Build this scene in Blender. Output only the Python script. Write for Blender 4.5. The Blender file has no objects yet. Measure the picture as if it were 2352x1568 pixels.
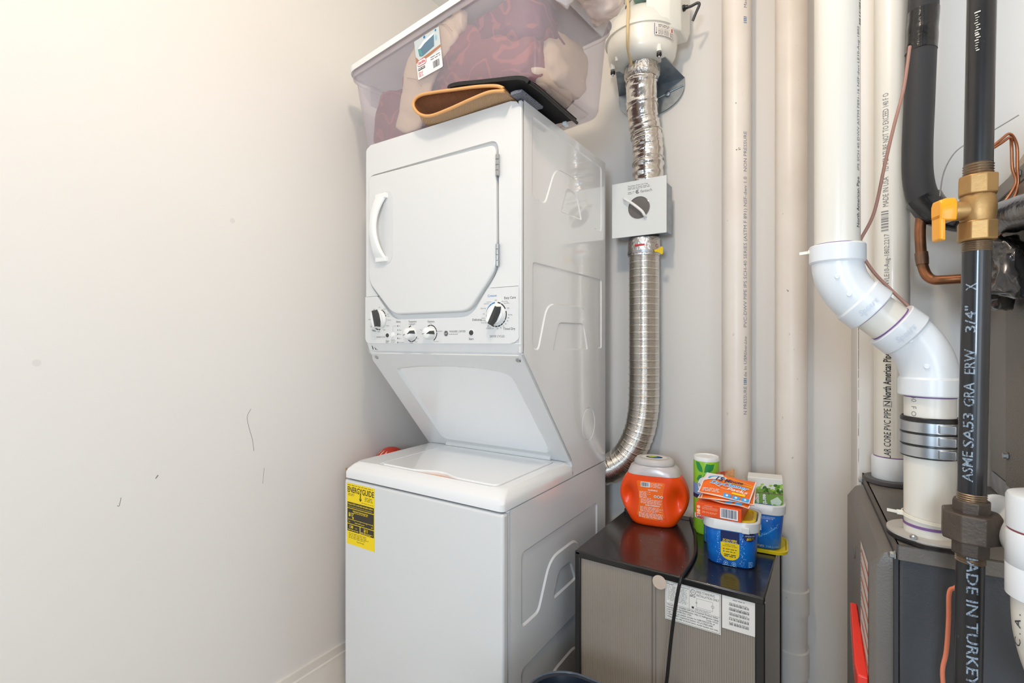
import bpy, bmesh, math, random
from mathutils import Vector, Matrix
from mathutils.geometry import tessellate_polygon
R = math.radians
rnd = random.Random(7)
scene = bpy.context.scene
COL = scene.collection

# ------------------------------------------------------------------ camera, world, lights, exposure
cam_d = bpy.data.cameras.new('camera')
cam_d.sensor_width = 36.0
cam_d.lens = 36.0 * 1140 / 2352
cam_d.clip_start = 0.02
cam = bpy.data.objects.new('camera', cam_d)
cam.location = (0, 0, 1.254)
cam.rotation_euler = (R(90), 0, R(33))
COL.objects.link(cam)
scene.camera = cam

world = bpy.data.worlds.new('world')
scene.world = world
world.use_nodes = True
world.node_tree.nodes['Background'].inputs[0].default_value = (0.74, 0.86, 1.0, 1)
world.node_tree.nodes['Background'].inputs[1].default_value = 0.25

def area(name, loc, target, w, h, power, color, shape='RECTANGLE'):
    d = bpy.data.lights.new(name, 'AREA')
    d.shape = shape
    d.size = w
    if shape in ('RECTANGLE', 'ELLIPSE'):
        d.size_y = h
    d.energy = power
    d.color = color
    o = bpy.data.objects.new(name, d)
    o.location = loc
    o.rotation_euler = (Vector(target) - Vector(loc)).to_track_quat('-Z', 'Y').to_euler()
    COL.objects.link(o)
    return o

# warm ceiling lamp just in front of the machine, and cool daylight coming in from behind the camera
lamp_d = bpy.data.lights.new('ceiling_lamp', 'POINT')
lamp_d.energy = 29.5
lamp_d.color = (1.0, 0.84, 0.665)
lamp_d.shadow_soft_size = 0.055
lamp = bpy.data.objects.new('ceiling_lamp', lamp_d)
lamp.location = (-0.33, 0.34, 2.54)
COL.objects.link(lamp)
area('doorway_daylight', (0.15, -1.36, 1.45), (-0.3, 1.7, 1.0), 0.40, 0.5, 30.0, (0.68, 0.84, 1.0))
area('side_fill_light', (1.15, -0.75, 1.25), (-0.5, 1.4, 0.9), 0.9, 1.3, 17.0, (0.74, 0.87, 1.0))  # added soft fill that brightens the washer side and low back wall

scene.view_settings.view_transform = 'Standard'
scene.view_settings.look = 'None'
scene.view_settings.gamma = 1.0
scene.view_settings.use_curve_mapping = False
scene.view_settings.exposure = -0.17
scene.cycles.max_bounces = 10
scene.cycles.diffuse_bounces = 6
scene.cycles.transparent_max_bounces = 16
scene.cycles.caustics_reflective = False
scene.cycles.caustics_refractive = False
scene.cycles.sample_clamp_indirect = 6.0

# ------------------------------------------------------------------ materials
def lin(c):
    out = []
    for k in c[:3]:
        k = k / 255.0
        out.append(k / 12.92 if k <= 0.04045 else ((k + 0.055) / 1.055) ** 2.4)
    return (*out, 1.0)

MATS = {}
def mat(name, rgb, rough=0.5, metal=0.0, var=None, bump=None, alpha=1.0, coat=0.0, spec=0.5, rgb2=None, trans=0.0, sss=0.0):
    """var=(scale, amount) mottles the colour towards rgb2, bump=(scale, strength[, detail])"""
    if name in MATS:
        return MATS[name]
    m = bpy.data.materials.new(name)
    m.use_nodes = True
    nt = m.node_tree
    b = nt.nodes['Principled BSDF']
    b.inputs['Base Color'].default_value = lin(rgb)
    b.inputs['Roughness'].default_value = rough
    b.inputs['Metallic'].default_value = metal
    b.inputs['Coat Weight'].default_value = coat
    b.inputs['Coat Roughness'].default_value = 0.04
    b.inputs['Specular IOR Level'].default_value = spec
    b.inputs['Alpha'].default_value = alpha
    b.inputs['Transmission Weight'].default_value = trans
    tc = nt.nodes.new('ShaderNodeTexCoord')
    if var:
        n = nt.nodes.new('ShaderNodeTexNoise')
        n.inputs['Scale'].default_value = var[0]
        n.inputs['Detail'].default_value = 5
        nt.links.new(tc.outputs['Object'], n.inputs['Vector'])
        rp = nt.nodes.new('ShaderNodeMapRange')
        rp.inputs['From Min'].default_value = 0.35
        rp.inputs['From Max'].default_value = 0.70
        rp.inputs['To Max'].default_value = var[1]
        nt.links.new(n.outputs['Fac'], rp.inputs['Value'])
        mx = nt.nodes.new('ShaderNodeMix')
        mx.data_type = 'RGBA'
        mx.inputs[6].default_value = lin(rgb)
        mx.inputs[7].default_value = lin(rgb2 if rgb2 else [k * 0.8 for k in rgb])
        nt.links.new(rp.outputs['Result'], mx.inputs[0])
        nt.links.new(mx.outputs[2], b.inputs['Base Color'])
    if bump:
        n2 = nt.nodes.new('ShaderNodeTexNoise')
        n2.inputs['Scale'].default_value = bump[0]
        n2.inputs['Detail'].default_value = bump[2] if len(bump) > 2 else 4
        nt.links.new(tc.outputs['Object'], n2.inputs['Vector'])
        bp = nt.nodes.new('ShaderNodeBump')
        bp.inputs['Strength'].default_value = bump[1]
        bp.inputs['Distance'].default_value = 0.004
        nt.links.new(n2.outputs['Fac'], bp.inputs['Height'])
        nt.links.new(bp.outputs['Normal'], b.inputs['Normal'])
    MATS[name] = m
    return m

def speckle(m, scale, thr, rgb, amt=1.0):
    """adds sparse specks (dust, chips) to a material's colour"""
    nt = m.node_tree
    b = nt.nodes['Principled BSDF']
    tc = nt.nodes.new('ShaderNodeTexCoord')
    n = nt.nodes.new('ShaderNodeTexNoise')
    n.inputs['Scale'].default_value = scale
    n.inputs['Detail'].default_value = 3
    nt.links.new(tc.outputs['Object'], n.inputs['Vector'])
    rp = nt.nodes.new('ShaderNodeMapRange')
    rp.inputs['From Min'].default_value = thr
    rp.inputs['From Max'].default_value = thr + 0.06
    rp.inputs['To Max'].default_value = amt
    nt.links.new(n.outputs['Fac'], rp.inputs['Value'])
    mx = nt.nodes.new('ShaderNodeMix')
    mx.data_type = 'RGBA'
    old = b.inputs['Base Color']
    if old.is_linked:
        nt.links.new(old.links[0].from_socket, mx.inputs[6])
    else:
        mx.inputs[6].default_value = old.default_value
    mx.inputs[7].default_value = lin(rgb)
    nt.links.new(rp.outputs['Result'], mx.inputs[0])
    nt.links.new(mx.outputs[2], b.inputs['Base Color'])
    return m

def wave_bump(m, scale, strength, direction='X', rgb2=None, amt=0.3):
    nt = m.node_tree
    b = nt.nodes['Principled BSDF']
    tc = nt.nodes.new('ShaderNodeTexCoord')
    w = nt.nodes.new('ShaderNodeTexWave')
    w.bands_direction = direction
    w.inputs['Scale'].default_value = scale
    nt.links.new(tc.outputs['Object'], w.inputs['Vector'])
    bp = nt.nodes.new('ShaderNodeBump')
    bp.inputs['Strength'].default_value = strength
    bp.inputs['Distance'].default_value = 0.002
    nt.links.new(w.outputs['Fac'], bp.inputs['Height'])
    nt.links.new(bp.outputs['Normal'], b.inputs['Normal'])
    if rgb2:
        mx = nt.nodes.new('ShaderNodeMix')
        mx.data_type = 'RGBA'
        old = b.inputs['Base Color']
        if old.is_linked:
            nt.links.new(old.links[0].from_socket, mx.inputs[6])
        else:
            mx.inputs[6].default_value = old.default_value
        mx.inputs[7].default_value = lin(rgb2)
        ml = nt.nodes.new('ShaderNodeMath')
        ml.operation = 'MULTIPLY'
        ml.inputs[1].default_value = amt
        nt.links.new(w.outputs['Fac'], ml.inputs[0])
        nt.links.new(ml.outputs[0], mx.inputs[0])
        nt.links.new(mx.outputs[2], b.inputs['Base Color'])
    return m

def clear_plastic(name, rgb, clear, rough=0.25, var=None):
    """milky see-through plastic: part transparent, part a diffuse-and-glossy skin"""
    m = mat(name, rgb, rough)
    nt = m.node_tree
    b = nt.nodes['Principled BSDF']
    out = nt.nodes['Material Output']
    tr = nt.nodes.new('ShaderNodeBsdfTransparent')
    tr.inputs[0].default_value = (0.97, 0.965, 0.975, 1)
    mx = nt.nodes.new('ShaderNodeMixShader')
    lw = nt.nodes.new('ShaderNodeLayerWeight')
    lw.inputs['Blend'].default_value = 0.25
    mr = nt.nodes.new('ShaderNodeMapRange')
    mr.inputs['To Min'].default_value = 1.0 - clear
    mr.inputs['To Max'].default_value = min(1.0, 1.0 - clear + 0.30)
    nt.links.new(lw.outputs['Facing'], mr.inputs['Value'])
    nt.links.new(mr.outputs['Result'], mx.inputs[0])
    nt.links.new(tr.outputs[0], mx.inputs[1])
    nt.links.new(b.outputs[0], mx.inputs[2])
    nt.links.new(mx.outputs[0], out.inputs[0])
    return m

WALL = mat('wall_paint', (233, 229, 224), 0.6, var=(2.2, 0.35), rgb2=(228, 223, 217), bump=(55, 0.06))
CEIL = mat('ceiling_paint', (240, 238, 234), 0.7)
FLOORM = mat('floor_tile', (206, 198, 188), 0.45, var=(5, 0.6), rgb2=(186, 176, 166))
TRIM = mat('trim_paint', (236, 231, 223), 0.35, var=(9, 0.3), rgb2=(222, 214, 204))
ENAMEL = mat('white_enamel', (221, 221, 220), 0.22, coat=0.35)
ENAMEL_LIT = mat('white_enamel_lit', (236, 236, 236), 0.18, coat=1.0)  # same white enamel, lightened to paint in light on sides, lid and top frame
GAP = mat('dark_gap', (60, 60, 62), 0.8)
PLASTIC_W = mat('white_plastic', (238, 238, 236), 0.32)
GREY_D = mat('dark_grey_plastic', (62, 62, 62), 0.4)
STEEL = mat('steel', (190, 192, 194), 0.3, 1.0)
ZINC = mat('galvanised', (165, 172, 178), 0.42, 1.0, var=(30, 0.7), rgb2=(125, 135, 145))
FOIL = mat('foil', (226, 222, 217), 0.15, 1.0, bump=(60, 0.4, 4))
FLEXM = mat('aluminium_flex', (226, 222, 216), 0.22, 1.0, var=(25, 0.4), rgb2=(190, 184, 176))
FOILTAPE = mat('foil_tape', (208, 204, 200), 0.22, 1.0, bump=(120, 0.9, 6))
BLACKM = mat('black_paint', (22, 21, 21), 0.35)
PVC = mat('pvc_white', (222, 217, 207), 0.30, var=(6, 0.25), rgb2=(222, 213, 200), coat=0.15)
PVC_OLD = speckle(mat('pvc_old', (238, 229, 220), 0.40, var=(7, 0.55), rgb2=(224, 212, 200)), 38, 0.735, (120, 100, 90), 0.7)
PVC_BRIGHT = mat('pvc_bright', (222, 225, 228), 0.28, coat=0.2)
PURPLE = mat('purple_primer', (120, 85, 140), 0.6)
INK = mat('black_ink', (45, 43, 44), 0.6)
INK_GREY = mat('grey_ink', (120, 118, 118), 0.6)
INK_BLUE = mat('blue_ink', (0, 120, 190), 0.5)
INK_NAVY = mat('navy_ink', (28, 40, 92), 0.5)
INK_WHITE = mat('white_ink', (240, 240, 238), 0.5)
INK_RED = mat('red_ink', (205, 40, 45), 0.5)
INK_YELLOW = mat('yellow_ink', (248, 212, 20), 0.5)
PAPER = mat('white_paper', (236, 230, 222), 0.6)

# ------------------------------------------------------------------ mesh builder
class MB:
    def __init__(self):
        self.v = []
        self.f = []
        self.m = []

    def add(self, vs, fs, mi=0):
        o = len(self.v)
        self.v += [Vector(p) for p in vs]
        self.f += [tuple(i + o for i in f) for f in fs]
        self.m += [mi] * len(fs)
        return self

    def box(self, x0, x1, y0, y1, z0, z1, mi=0):
        vs = [(x0, y0, z0), (x1, y0, z0), (x1, y1, z0), (x0, y1, z0), (x0, y0, z1), (x1, y0, z1), (x1, y1, z1), (x0, y1, z1)]
        return self.add(vs, [(0, 3, 2, 1), (4, 5, 6, 7), (0, 1, 5, 4), (1, 2, 6, 5), (2, 3, 7, 6), (3, 0, 4, 7)], mi)

    def loft(self, rings, caps=True, closed=True, mi=0):
        n = len(rings[0])
        vs = [p for r in rings for p in r]
        fs = []
        for i in range(len(rings) - 1):
            for j in range(n if closed else n - 1):
                k = (j + 1) % n
                fs.append((i * n + j, i * n + k, (i + 1) * n + k, (i + 1) * n + j))
        if caps and closed:
            fs.append(tuple(reversed(range(n))))
            fs.append(tuple((len(rings) - 1) * n + j for j in range(n)))
        return self.add(vs, fs, mi)

    def prism(self, poly, axis, a0, a1, mi=0):
        def P(p, a):
            return {'x': (a, p[0], p[1]), 'y': (p[0], a, p[1]), 'z': (p[0], p[1], a)}[axis]
        return self.loft([[P(p, a0) for p in poly], [P(p, a1) for p in poly]], mi=mi)

    def lathe(self, prof, c=(0, 0, 0), n=40, M=None, mi=0, caps=True):
        rings = []
        for r, z in prof:
            ring = []
            for i in range(n):
                a = 2 * math.pi * i / n
                p = Vector((r * math.cos(a), r * math.sin(a), z))
                if M:
                    p = M @ p
                ring.append(p + Vector(c))
            rings.append(ring)
        return self.loft(rings, caps=caps, mi=mi)

    def tube(self, path, r, n=14, mi=0, caps=True, squash=None):
        path = [Vector(p) for p in path]
        rs = r if isinstance(r, (list, tuple)) else [r] * len(path)
        t0 = (path[1] - path[0]).normalized()
        up = Vector((0, 0, 1)) if abs(t0.z) < 0.9 else Vector((1, 0, 0))
        nrm = t0.cross(up).normalized()
        rings = []
        for i, p in enumerate(path):
            if i == 0:
                t = path[1] - path[0]
            elif i == len(path) - 1:
                t = path[-1] - path[-2]
            else:
                t = (path[i + 1] - path[i]).normalized() + (path[i] - path[i - 1]).normalized()
            t.normalize()
            nrm = (nrm - t * nrm.dot(t)).normalized()
            bi = t.cross(nrm)
            rings.append([p + (nrm * math.cos(2 * math.pi * k / n) + bi * math.sin(2 * math.pi * k / n)) * rs[i] for k in range(n)])
        return self.loft(rings, caps=caps, mi=mi)

    def sphere(self, c, r, n=24, m=14, s=(1, 1, 1), mi=0):
        prof = [(max(1e-5, math.sin(math.pi * i / m)) * r, -math.cos(math.pi * i / m) * r) for i in range(m + 1)]
        o = len(self.v)
        self.lathe(prof, (0, 0, 0), n, mi=mi)
        for i in range(o, len(self.v)):
            p = self.v[i]
            self.v[i] = Vector((p.x * s[0] + c[0], p.y * s[1] + c[1], p.z * s[2] + c[2]))
        return self

    def fill(self, loops, fn, mi=0):
        """flat polygon with holes; loops of 2-D points, fn maps (x, y) to space"""
        vl = [[Vector((p[0], p[1], 0)) for p in l] for l in loops]
        tris = tessellate_polygon(vl)
        flat = [p for l in loops for p in l]
        return self.add([fn(*p) for p in flat], [tuple(t) for t in tris], mi)

    def jitter(self, amt, scale=1.0, seed=0):
        from mathutils import noise
        for i, p in enumerate(self.v):
            q = p * scale + Vector((seed, seed * 1.7, seed * 0.3))
            self.v[i] = p + Vector((noise.noise(q), noise.noise(q + Vector((31, 0, 0))), noise.noise(q + Vector((0, 57, 0))))) * amt
        return self

def rrect(x0, x1, y0, y1, r, n=6):
    pts = []
    for cx, cy, a in ((x1 - r, y1 - r, 0), (x0 + r, y1 - r, 90), (x0 + r, y0 + r, 180), (x1 - r, y0 + r, 270)):
        for i in range(n + 1):
            t = R(a + 90 * i / n)
            pts.append((cx + r * math.cos(t), cy + r * math.sin(t)))
    return pts

def round_poly(pts, r, n=5):
    """rounds the corners of a closed 2-D polygon (r may be one radius or one per corner)"""
    out = []
    N = len(pts)
    for i in range(N):
        p = Vector(pts[i]); a = Vector(pts[i - 1]); b = Vector(pts[(i + 1) % N])
        rr = r[i] if isinstance(r, (list, tuple)) else r
        da = min(rr, (a - p).length * 0.48); db = min(rr, (b - p).length * 0.48)
        d = min(da, db)
        A = p + (a - p).normalized() * d; B = p + (b - p).normalized() * d
        for k in range(n + 1):
            t = k / n
            q = A * (1 - t) ** 2 + p * 2 * t * (1 - t) + B * t * t
            out.append((q.x, q.y))
    return out

def inset(pts, d):
    """offset of a closed polygon, inwards for positive d"""
    N = len(pts)
    ar = sum(pts[i][0] * pts[(i + 1) % N][1] - pts[(i + 1) % N][0] * pts[i][1] for i in range(N))
    s = 1 if ar > 0 else -1
    out = []
    for i in range(N):
        p = Vector(pts[i]); a = Vector(pts[i - 1]); b = Vector(pts[(i + 1) % N])
        e1 = (p - a); e2 = (b - p)
        if e1.length < 1e-9: e1 = e2
        if e2.length < 1e-9: e2 = e1
        e1 = e1.normalized(); e2 = e2.normalized()
        n1 = Vector((-e1.y, e1.x)) * s; n2 = Vector((-e2.y, e2.x)) * s
        k = (n1 + n2)
        if k.length < 1e-6: k = n1
        k = k.normalized()
        c = max(0.35, k.dot(n1))
        q = p + k * d / c
        out.append((q.x, q.y))
    return out

def smooth_path(pts, n=6, tl=0.4):
    """polyline with its corners rounded; tl is the fraction (or length if > .5 metres is never used) of each leg taken"""
    pts = [Vector(p) for p in pts]
    out = [pts[0]]
    for i in range(1, len(pts) - 1):
        a, p, b = pts[i - 1], pts[i], pts[i + 1]
        A = p + (a - p) * tl; B = p + (b - p) * tl
        for k in range(n + 1):
            t = k / n
            out.append(A * (1 - t) ** 2 + p * 2 * t * (1 - t) + B * t * t)
    out.append(pts[-1])
    return out

def catmull(pts, n=8):
    pts = [Vector(p) for p in pts]
    out = []
    for i in range(len(pts) - 1):
        p0 = pts[max(0, i - 1)]; p1 = pts[i]; p2 = pts[i + 1]; p3 = pts[min(len(pts) - 1, i + 2)]
        for k in range(n):
            t = k / n
            out.append(0.5 * ((2 * p1) + (p2 - p0) * t + (2 * p0 - 5 * p1 + 4 * p2 - p3) * t * t + (3 * p1 - p0 - 3 * p2 + p3) * t ** 3))
    out.append(pts[-1])
    return out

def build(name, mb, mats, parent=None, world=True, bevel=0.0, sharp=40, segs=2, subsurf=0, recalc=True, smooth=True):
    me = bpy.data.meshes.new(name)
    off = Vector((0, 0, 0))
    if parent is not None and world:
        off = root_loc(parent)
    me.from_pydata([tuple(p - off) for p in mb.v], [], mb.f)
    ms = mats if isinstance(mats, (list, tuple)) else [mats]
    for m in ms:
        me.materials.append(m)
    if len(ms) > 1:
        me.polygons.foreach_set('material_index', mb.m)
    if recalc:
        bm = bmesh.new()
        bm.from_mesh(me)
        bmesh.ops.recalc_face_normals(bm, faces=bm.faces)
        bm.to_mesh(me)
        bm.free()
    if smooth:
        me.polygons.foreach_set('use_smooth', [True] * len(me.polygons))
        me.set_sharp_from_angle(angle=R(sharp))
    me.update()
    o = bpy.data.objects.new(name, me)
    COL.objects.link(o)
    if parent is not None:
        o.parent = parent
    if bevel > 0:
        b = o.modifiers.new('bevel', 'BEVEL')
        b.width = bevel
        b.segments = segs
        b.limit_method = 'ANGLE'
        b.angle_limit = R(35)
        b.harden_normals = False
    if subsurf:
        s = o.modifiers.new('subdivision', 'SUBSURF')
        s.levels = subsurf
        s.render_levels = subsurf
    return o

def root_loc(o):
    p = Vector((0, 0, 0))
    while o is not None:
        p = p + Vector(o.location)
        o = o.parent
    return p

def tag(o, label=None, cat=None, group=None, kind=None):
    if label: o['label'] = label
    if cat: o['category'] = cat
    if group: o['group'] = group
    if kind: o['kind'] = kind
    return o

def thing(name, label, cat, loc=(0, 0, 0), rot=(0, 0, 0), group=None):
    o = bpy.data.objects.new(name, None)
    o.empty_display_size = 0.05
    o.location = loc
    o.rotation_euler = rot
    COL.objects.link(o)
    return tag(o, label, cat, group)

# ------------------------------------------------------------------ flat print (labels, lettering)
_txt = {}
def text_geo(s, bold=0.0, shear=0.0):
    key = (s, bold, shear)
    if key not in _txt:
        cu = bpy.data.curves.new('t', 'FONT')
        cu.body = s
        cu.size = 1.0
        cu.offset = bold
        cu.shear = shear
        cu.resolution_u = 2
        ob = bpy.data.objects.new('t', cu)
        COL.objects.link(ob)
        me = bpy.data.meshes.new_from_object(ob)
        vs = [(v.co.x, v.co.y) for v in me.vertices]
        fs = [tuple(p.vertices) for p in me.polygons]
        bpy.data.objects.remove(ob)
        bpy.data.curves.remove(cu)
        bpy.data.meshes.remove(me)
        _txt[key] = (vs, fs)
    return _txt[key]

class Decal:
    """several inks on one surface; fn(x, y, h) maps print coordinates to space"""
    def __init__(self, fn, step=0.0002, base=0.0002, cut=None):
        self.fn = fn
        self.cut = cut if cut else getattr(fn, 'cut', None)
        self.mb = MB()
        self.mats = []
        self.step = step
        self.base = base

    def mi(self, m):
        if m not in self.mats:
            self.mats.append(m)
        return self.mats.index(m)

    def put(self, vs, fs, m, lv=0):
        h = self.base + self.step * lv
        if self.cut:
            ax, sp = self.cut
            lo = min(p[ax] for p in vs); hi = max(p[ax] for p in vs)
            if hi - lo > sp * 1.05:
                bm = bmesh.new()
                bv = [bm.verts.new((p[0], p[1], 0)) for p in vs]
                for f in fs:
                    try:
                        bm.faces.new([bv[i] for i in f])
                    except ValueError:
                        pass
                no = (1, 0, 0) if ax == 0 else (0, 1, 0)
                for k in range(math.floor(lo / sp) + 1, math.ceil(hi / sp)):
                    bmesh.ops.bisect_plane(bm, geom=bm.verts[:] + bm.edges[:] + bm.faces[:], plane_co=(k * sp, k * sp, 0), plane_no=no, dist=1e-7)
                bm.verts.index_update()
                vs = [(v.co.x, v.co.y) for v in bm.verts]
                fs = [tuple(v.index for v in f.verts) for f in bm.faces]
                bm.free()
        self.mb.add([self.fn(x, y, h) for x, y in vs], fs, self.mi(m))

    def rect(self, x0, y0, x1, y1, m, lv=0, nx=1, ny=1):
        vs = [(x0 + (x1 - x0) * i / nx, y0 + (y1 - y0) * j / ny) for j in range(ny + 1) for i in range(nx + 1)]
        fs = [(j * (nx + 1) + i, j * (nx + 1) + i + 1, (j + 1) * (nx + 1) + i + 1, (j + 1) * (nx + 1) + i) for j in range(ny) for i in range(nx)]
        self.put(vs, fs, m, lv)

    def poly(self, pts, m, lv=0):
        tris = tessellate_polygon([[Vector((p[0], p[1], 0)) for p in pts]])
        self.put(pts, [tuple(t) for t in tris], m, lv)

    def circ(self, cx, cy, r, m, lv=0, ry=None, n=28):
        ry = ry or r
        vs = [(cx, cy)] + [(cx + r * math.cos(2 * math.pi * i / n), cy + ry * math.sin(2 * math.pi * i / n)) for i in range(n)]
        self.put(vs, [(0, i + 1, (i + 1) % n + 1) for i in range(n)], m, lv)

    def ring(self, cx, cy, r, w, m, lv=0, a0=0, a1=360, n=40, ry=None):
        k = (ry or r) / r
        vs = []
        for i in range(n + 1):
            a = R(a0 + (a1 - a0) * i / n)
            vs += [(cx + (r - w / 2) * math.cos(a), cy + k * (r - w / 2) * math.sin(a)), (cx + (r + w / 2) * math.cos(a), cy + k * (r + w / 2) * math.sin(a))]
        self.put(vs, [(2 * i, 2 * i + 1, 2 * i + 3, 2 * i + 2) for i in range(n)], m, lv)

    def stroke(self, pts, w, m, lv=0):
        pts = [Vector(p) for p in pts]
        vs = []
        for i, p in enumerate(pts):
            t = (pts[min(i + 1, len(pts) - 1)] - pts[max(i - 1, 0)]).normalized()
            n = Vector((-t.y, t.x)) * w / 2
            vs += [tuple(p + n), tuple(p - n)]
        self.put(vs, [(2 * i, 2 * i + 1, 2 * i + 3, 2 * i + 2) for i in range(len(pts) - 1)], m, lv)

    def text(self, s, x, y, m, h=None, w=None, lv=1, align='l', rot=0, bold=0.0, shear=0.0):
        """h is the cap height, w an optional total width"""
        vs, fs = text_geo(s, bold, shear)
        if not vs:
            return
        x0 = min(p[0] for p in vs); x1 = max(p[0] for p in vs)
        if h is None:
            h = w / (x1 - x0) * 0.69
        ky = h / 0.69
        kx = (w / (x1 - x0)) if w else ky
        W = (x1 - x0) * kx
        ox = {'l': 0, 'c': -W / 2, 'r': -W}[align]
        c, s_ = math.cos(R(rot)), math.sin(R(rot))
        out = []
        for px, py in vs:
            qx = (px - x0) * kx + ox; qy = py * ky
            out.append((x + qx * c - qy * s_, y + qx * s_ + qy * c))
        self.put(out, fs, m, lv)

    def small_print(self, x0, y0, x1, y1, rows, m, lv=1, fill=0.55, ragged=0.25, seed=1, word=None):
        """rows of word-length dashes: print too small to read in the photograph"""
        q = random.Random(seed)
        dy = (y1 - y0) / rows
        wl = word or abs(dy) * 2.2
        for i in range(rows):
            yy = y1 - dy * (i + 0.5)
            end = x1 - (x1 - x0) * ragged * q.random()
            x = x0
            while x < end:
                k = min(wl * q.uniform(0.5, 1.6), end - x)
                self.rect(x, yy - abs(dy) * fill / 2, x + k, yy + abs(dy) * fill / 2, m, lv)
                x += k + wl * 0.28

    def barcode(self, x0, y0, x1, y1, m, lv=1, n=26, seed=3):
        q = random.Random(seed)
        ws = [q.choice((1, 1, 2, 3)) for _ in range(n * 2)]
        k = (x1 - x0) / sum(ws)
        x = x0
        for i, w in enumerate(ws):
            if i % 2 == 0:
                self.rect(x, y0, x + w * k, y1, m, lv)
            x += w * k

    def build(self, name, parent=None, world=True):
        o = build(name, self.mb, self.mats, parent, world, recalc=False, smooth=False)
        if name in ('printed_markings', 'dial_markings', 'printed_wrap'):
            o['kind'] = 'stuff'        # print too small to pick apart
        return o

def on_xz(x0, z0, y, sx=1):        # print on a plane that faces -Y
    return lambda x, z, h: Vector((x0 + x * sx, y - h, z0 + z))

def on_pipe(cx, cy, r, a0, z0, up=True):
    if up:
        f = lambda x, y, h: Vector((cx + (r + h) * math.cos(a0 - y / r), cy + (r + h) * math.sin(a0 - y / r), z0 + x))
    else:
        f = lambda x, y, h: Vector((cx + (r + h) * math.cos(a0 + y / r), cy + (r + h) * math.sin(a0 + y / r), z0 - x))
    f.cut = (1, r * .11)
    return f

# ------------------------------------------------------------------ the room
XL, YB, YR, HC = -1.53, 1.85, 1.378, 2.80
def struct(name, mb, m, **k):
    o = build(name, mb, m, **k)
    return tag(o, kind='structure')
struct('floor', MB().box(XL - .1, 1.4, -2.6, YB + .1, -.05, 0), FLOORM)
struct('ceiling', MB().box(XL - .1, 1.4, -2.6, YB + .1, HC, HC + .05), CEIL)
wl = struct('wall_left', MB().box(XL - .08, XL, -2.6, YB + .08, 0, HC), WALL)
struct('wall_back', MB().box(XL, 0.0436, YB, YB + .08, 0, HC), WALL)
struct('wall_back_right', MB().box(0.0436, 1.4, YR, YB + .08, 0, HC), WALL, bevel=0.004)
struct('wall_right', MB().box(1.32, 1.40, -2.6, YR, 0, HC), WALL)
prof = [(0, 0), (.024, 0), (.024, .014), (.016, .024), (.016, .088), (.013, .094), (.013, .108), (.0085, .112), (.0085, .139), (0, .139)]
bb = MB().prism([(XL + p[0], p[1]) for p in prof], 'y', -2.6, YB)
struct('baseboard_left', bb, TRIM)
bb = MB().box(XL + .024, -0.05, YB - .016, YB, 0, .139)
struct('baseboard_back', bb, TRIM, bevel=.003)
# caulk crack where the two walls meet behind the furnace
cr = MB()
zz = 0.98
while zz < 1.42:
    l = rnd.uniform(.015, .06)
    w_ = rnd.uniform(.0003, .0008)
    cr.box(0.0462 - w_, 0.0462, YR - .0005, YR + .001, zz, zz + l)
    zz += l + rnd.choice((.002, .004, .03))
build('caulk_crack', cr, mat('crack_grey', (120, 112, 104), .8), bpy.data.objects['wall_back_right'])
# scuffs on the left wall
def scuff(pts, r=.0006):
    mb = MB().tube([(XL + .0002, p[0], p[1]) for p in pts], r, 6)
    build('scuff_mark', mb, INK_GREY, wl)
scuff(catmull([(.857, 1.043), (.845, 1.02), (.851, .985), (.862, .945), (.866, .91)], 4))
scuff([(.597, .886), (.603, .894)], .0012)
scuff(catmull([(.520, .855), (.516, .835), (.512, .837)], 4))
scuff([(.90, .85), (.895, .80)], .0005)
for y_, z_, r_ in ((.36, 1.205, .008), (.80, 1.62, .008)):
    d = Decal(lambda x, y, h, a=y_, b=z_: Vector((XL + h, a + x, b + y)))
    d.circ(0, 0, r_, mat('wall_patch', (222, 217, 212), .6))
    d.build('filled_nail_hole', wl)

# ------------------------------------------------------------------ stacked washer and dryer
wd = thing('stacked_washer_dryer', 'white stacked washer and dryer tower with yellow energy label on its front', 'washer dryer', (-0.99, 1.02, 0))
XA, XB, YK = -1.290, -0.689, 1.675
# --- washer body
build('washer_cabinet', MB().box(XA + .004, XB - .004, 1.04, YK, .03, .825), ENAMEL_LIT, wd, bevel=.004)
build('front_panel', MB().box(XA, XB, 1.02, 1.047, .03, .824), ENAMEL, wd, bevel=.008, segs=4)
for x in (XA + .06, XB - .06):
    for y in (1.08, 1.60):
        build('foot', MB().lathe([(.02, 0), (.02, .012), (.012, .014), (.012, .032)], (x, y, 0), 16), GREY_D, wd)

def pressed_sheet(name, outline, regions, x, depth, mats, parent, sgn=1, wall=.006):
    """sheet in the YZ plane at x; each region is (outer loop, [island loops]) pressed in by depth, islands stay proud"""
    mb = MB()
    mb.fill([outline] + [r[0] for r in regions], lambda a, b: Vector((x, a, b)))
    for outer, islands in regions:
        low = inset(outer, wall)
        n = len(outer)
        mb.add([Vector((x, p[0], p[1])) for p in outer] + [Vector((x - sgn * depth, p[0], p[1])) for p in low],
               [(i, (i + 1) % n, n + (i + 1) % n, n + i) for i in range(n)])
        lows = [low]
        for isl in islands:
            big = inset(isl, -wall)
            k = len(isl)
            mb.add([Vector((x, p[0], p[1])) for p in isl] + [Vector((x - sgn * depth, p[0], p[1])) for p in big],
                   [(i, (i + 1) % k, k + (i + 1) % k, k + i) for i in range(k)])
            mb.fill([isl], lambda a, b: Vector((x, a, b)))
            lows.append(big)
        mb.fill(lows, lambda a, b: Vector((x - sgn * depth, a, b)))
    return build(name, mb, mats, parent, sharp=25)

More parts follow.
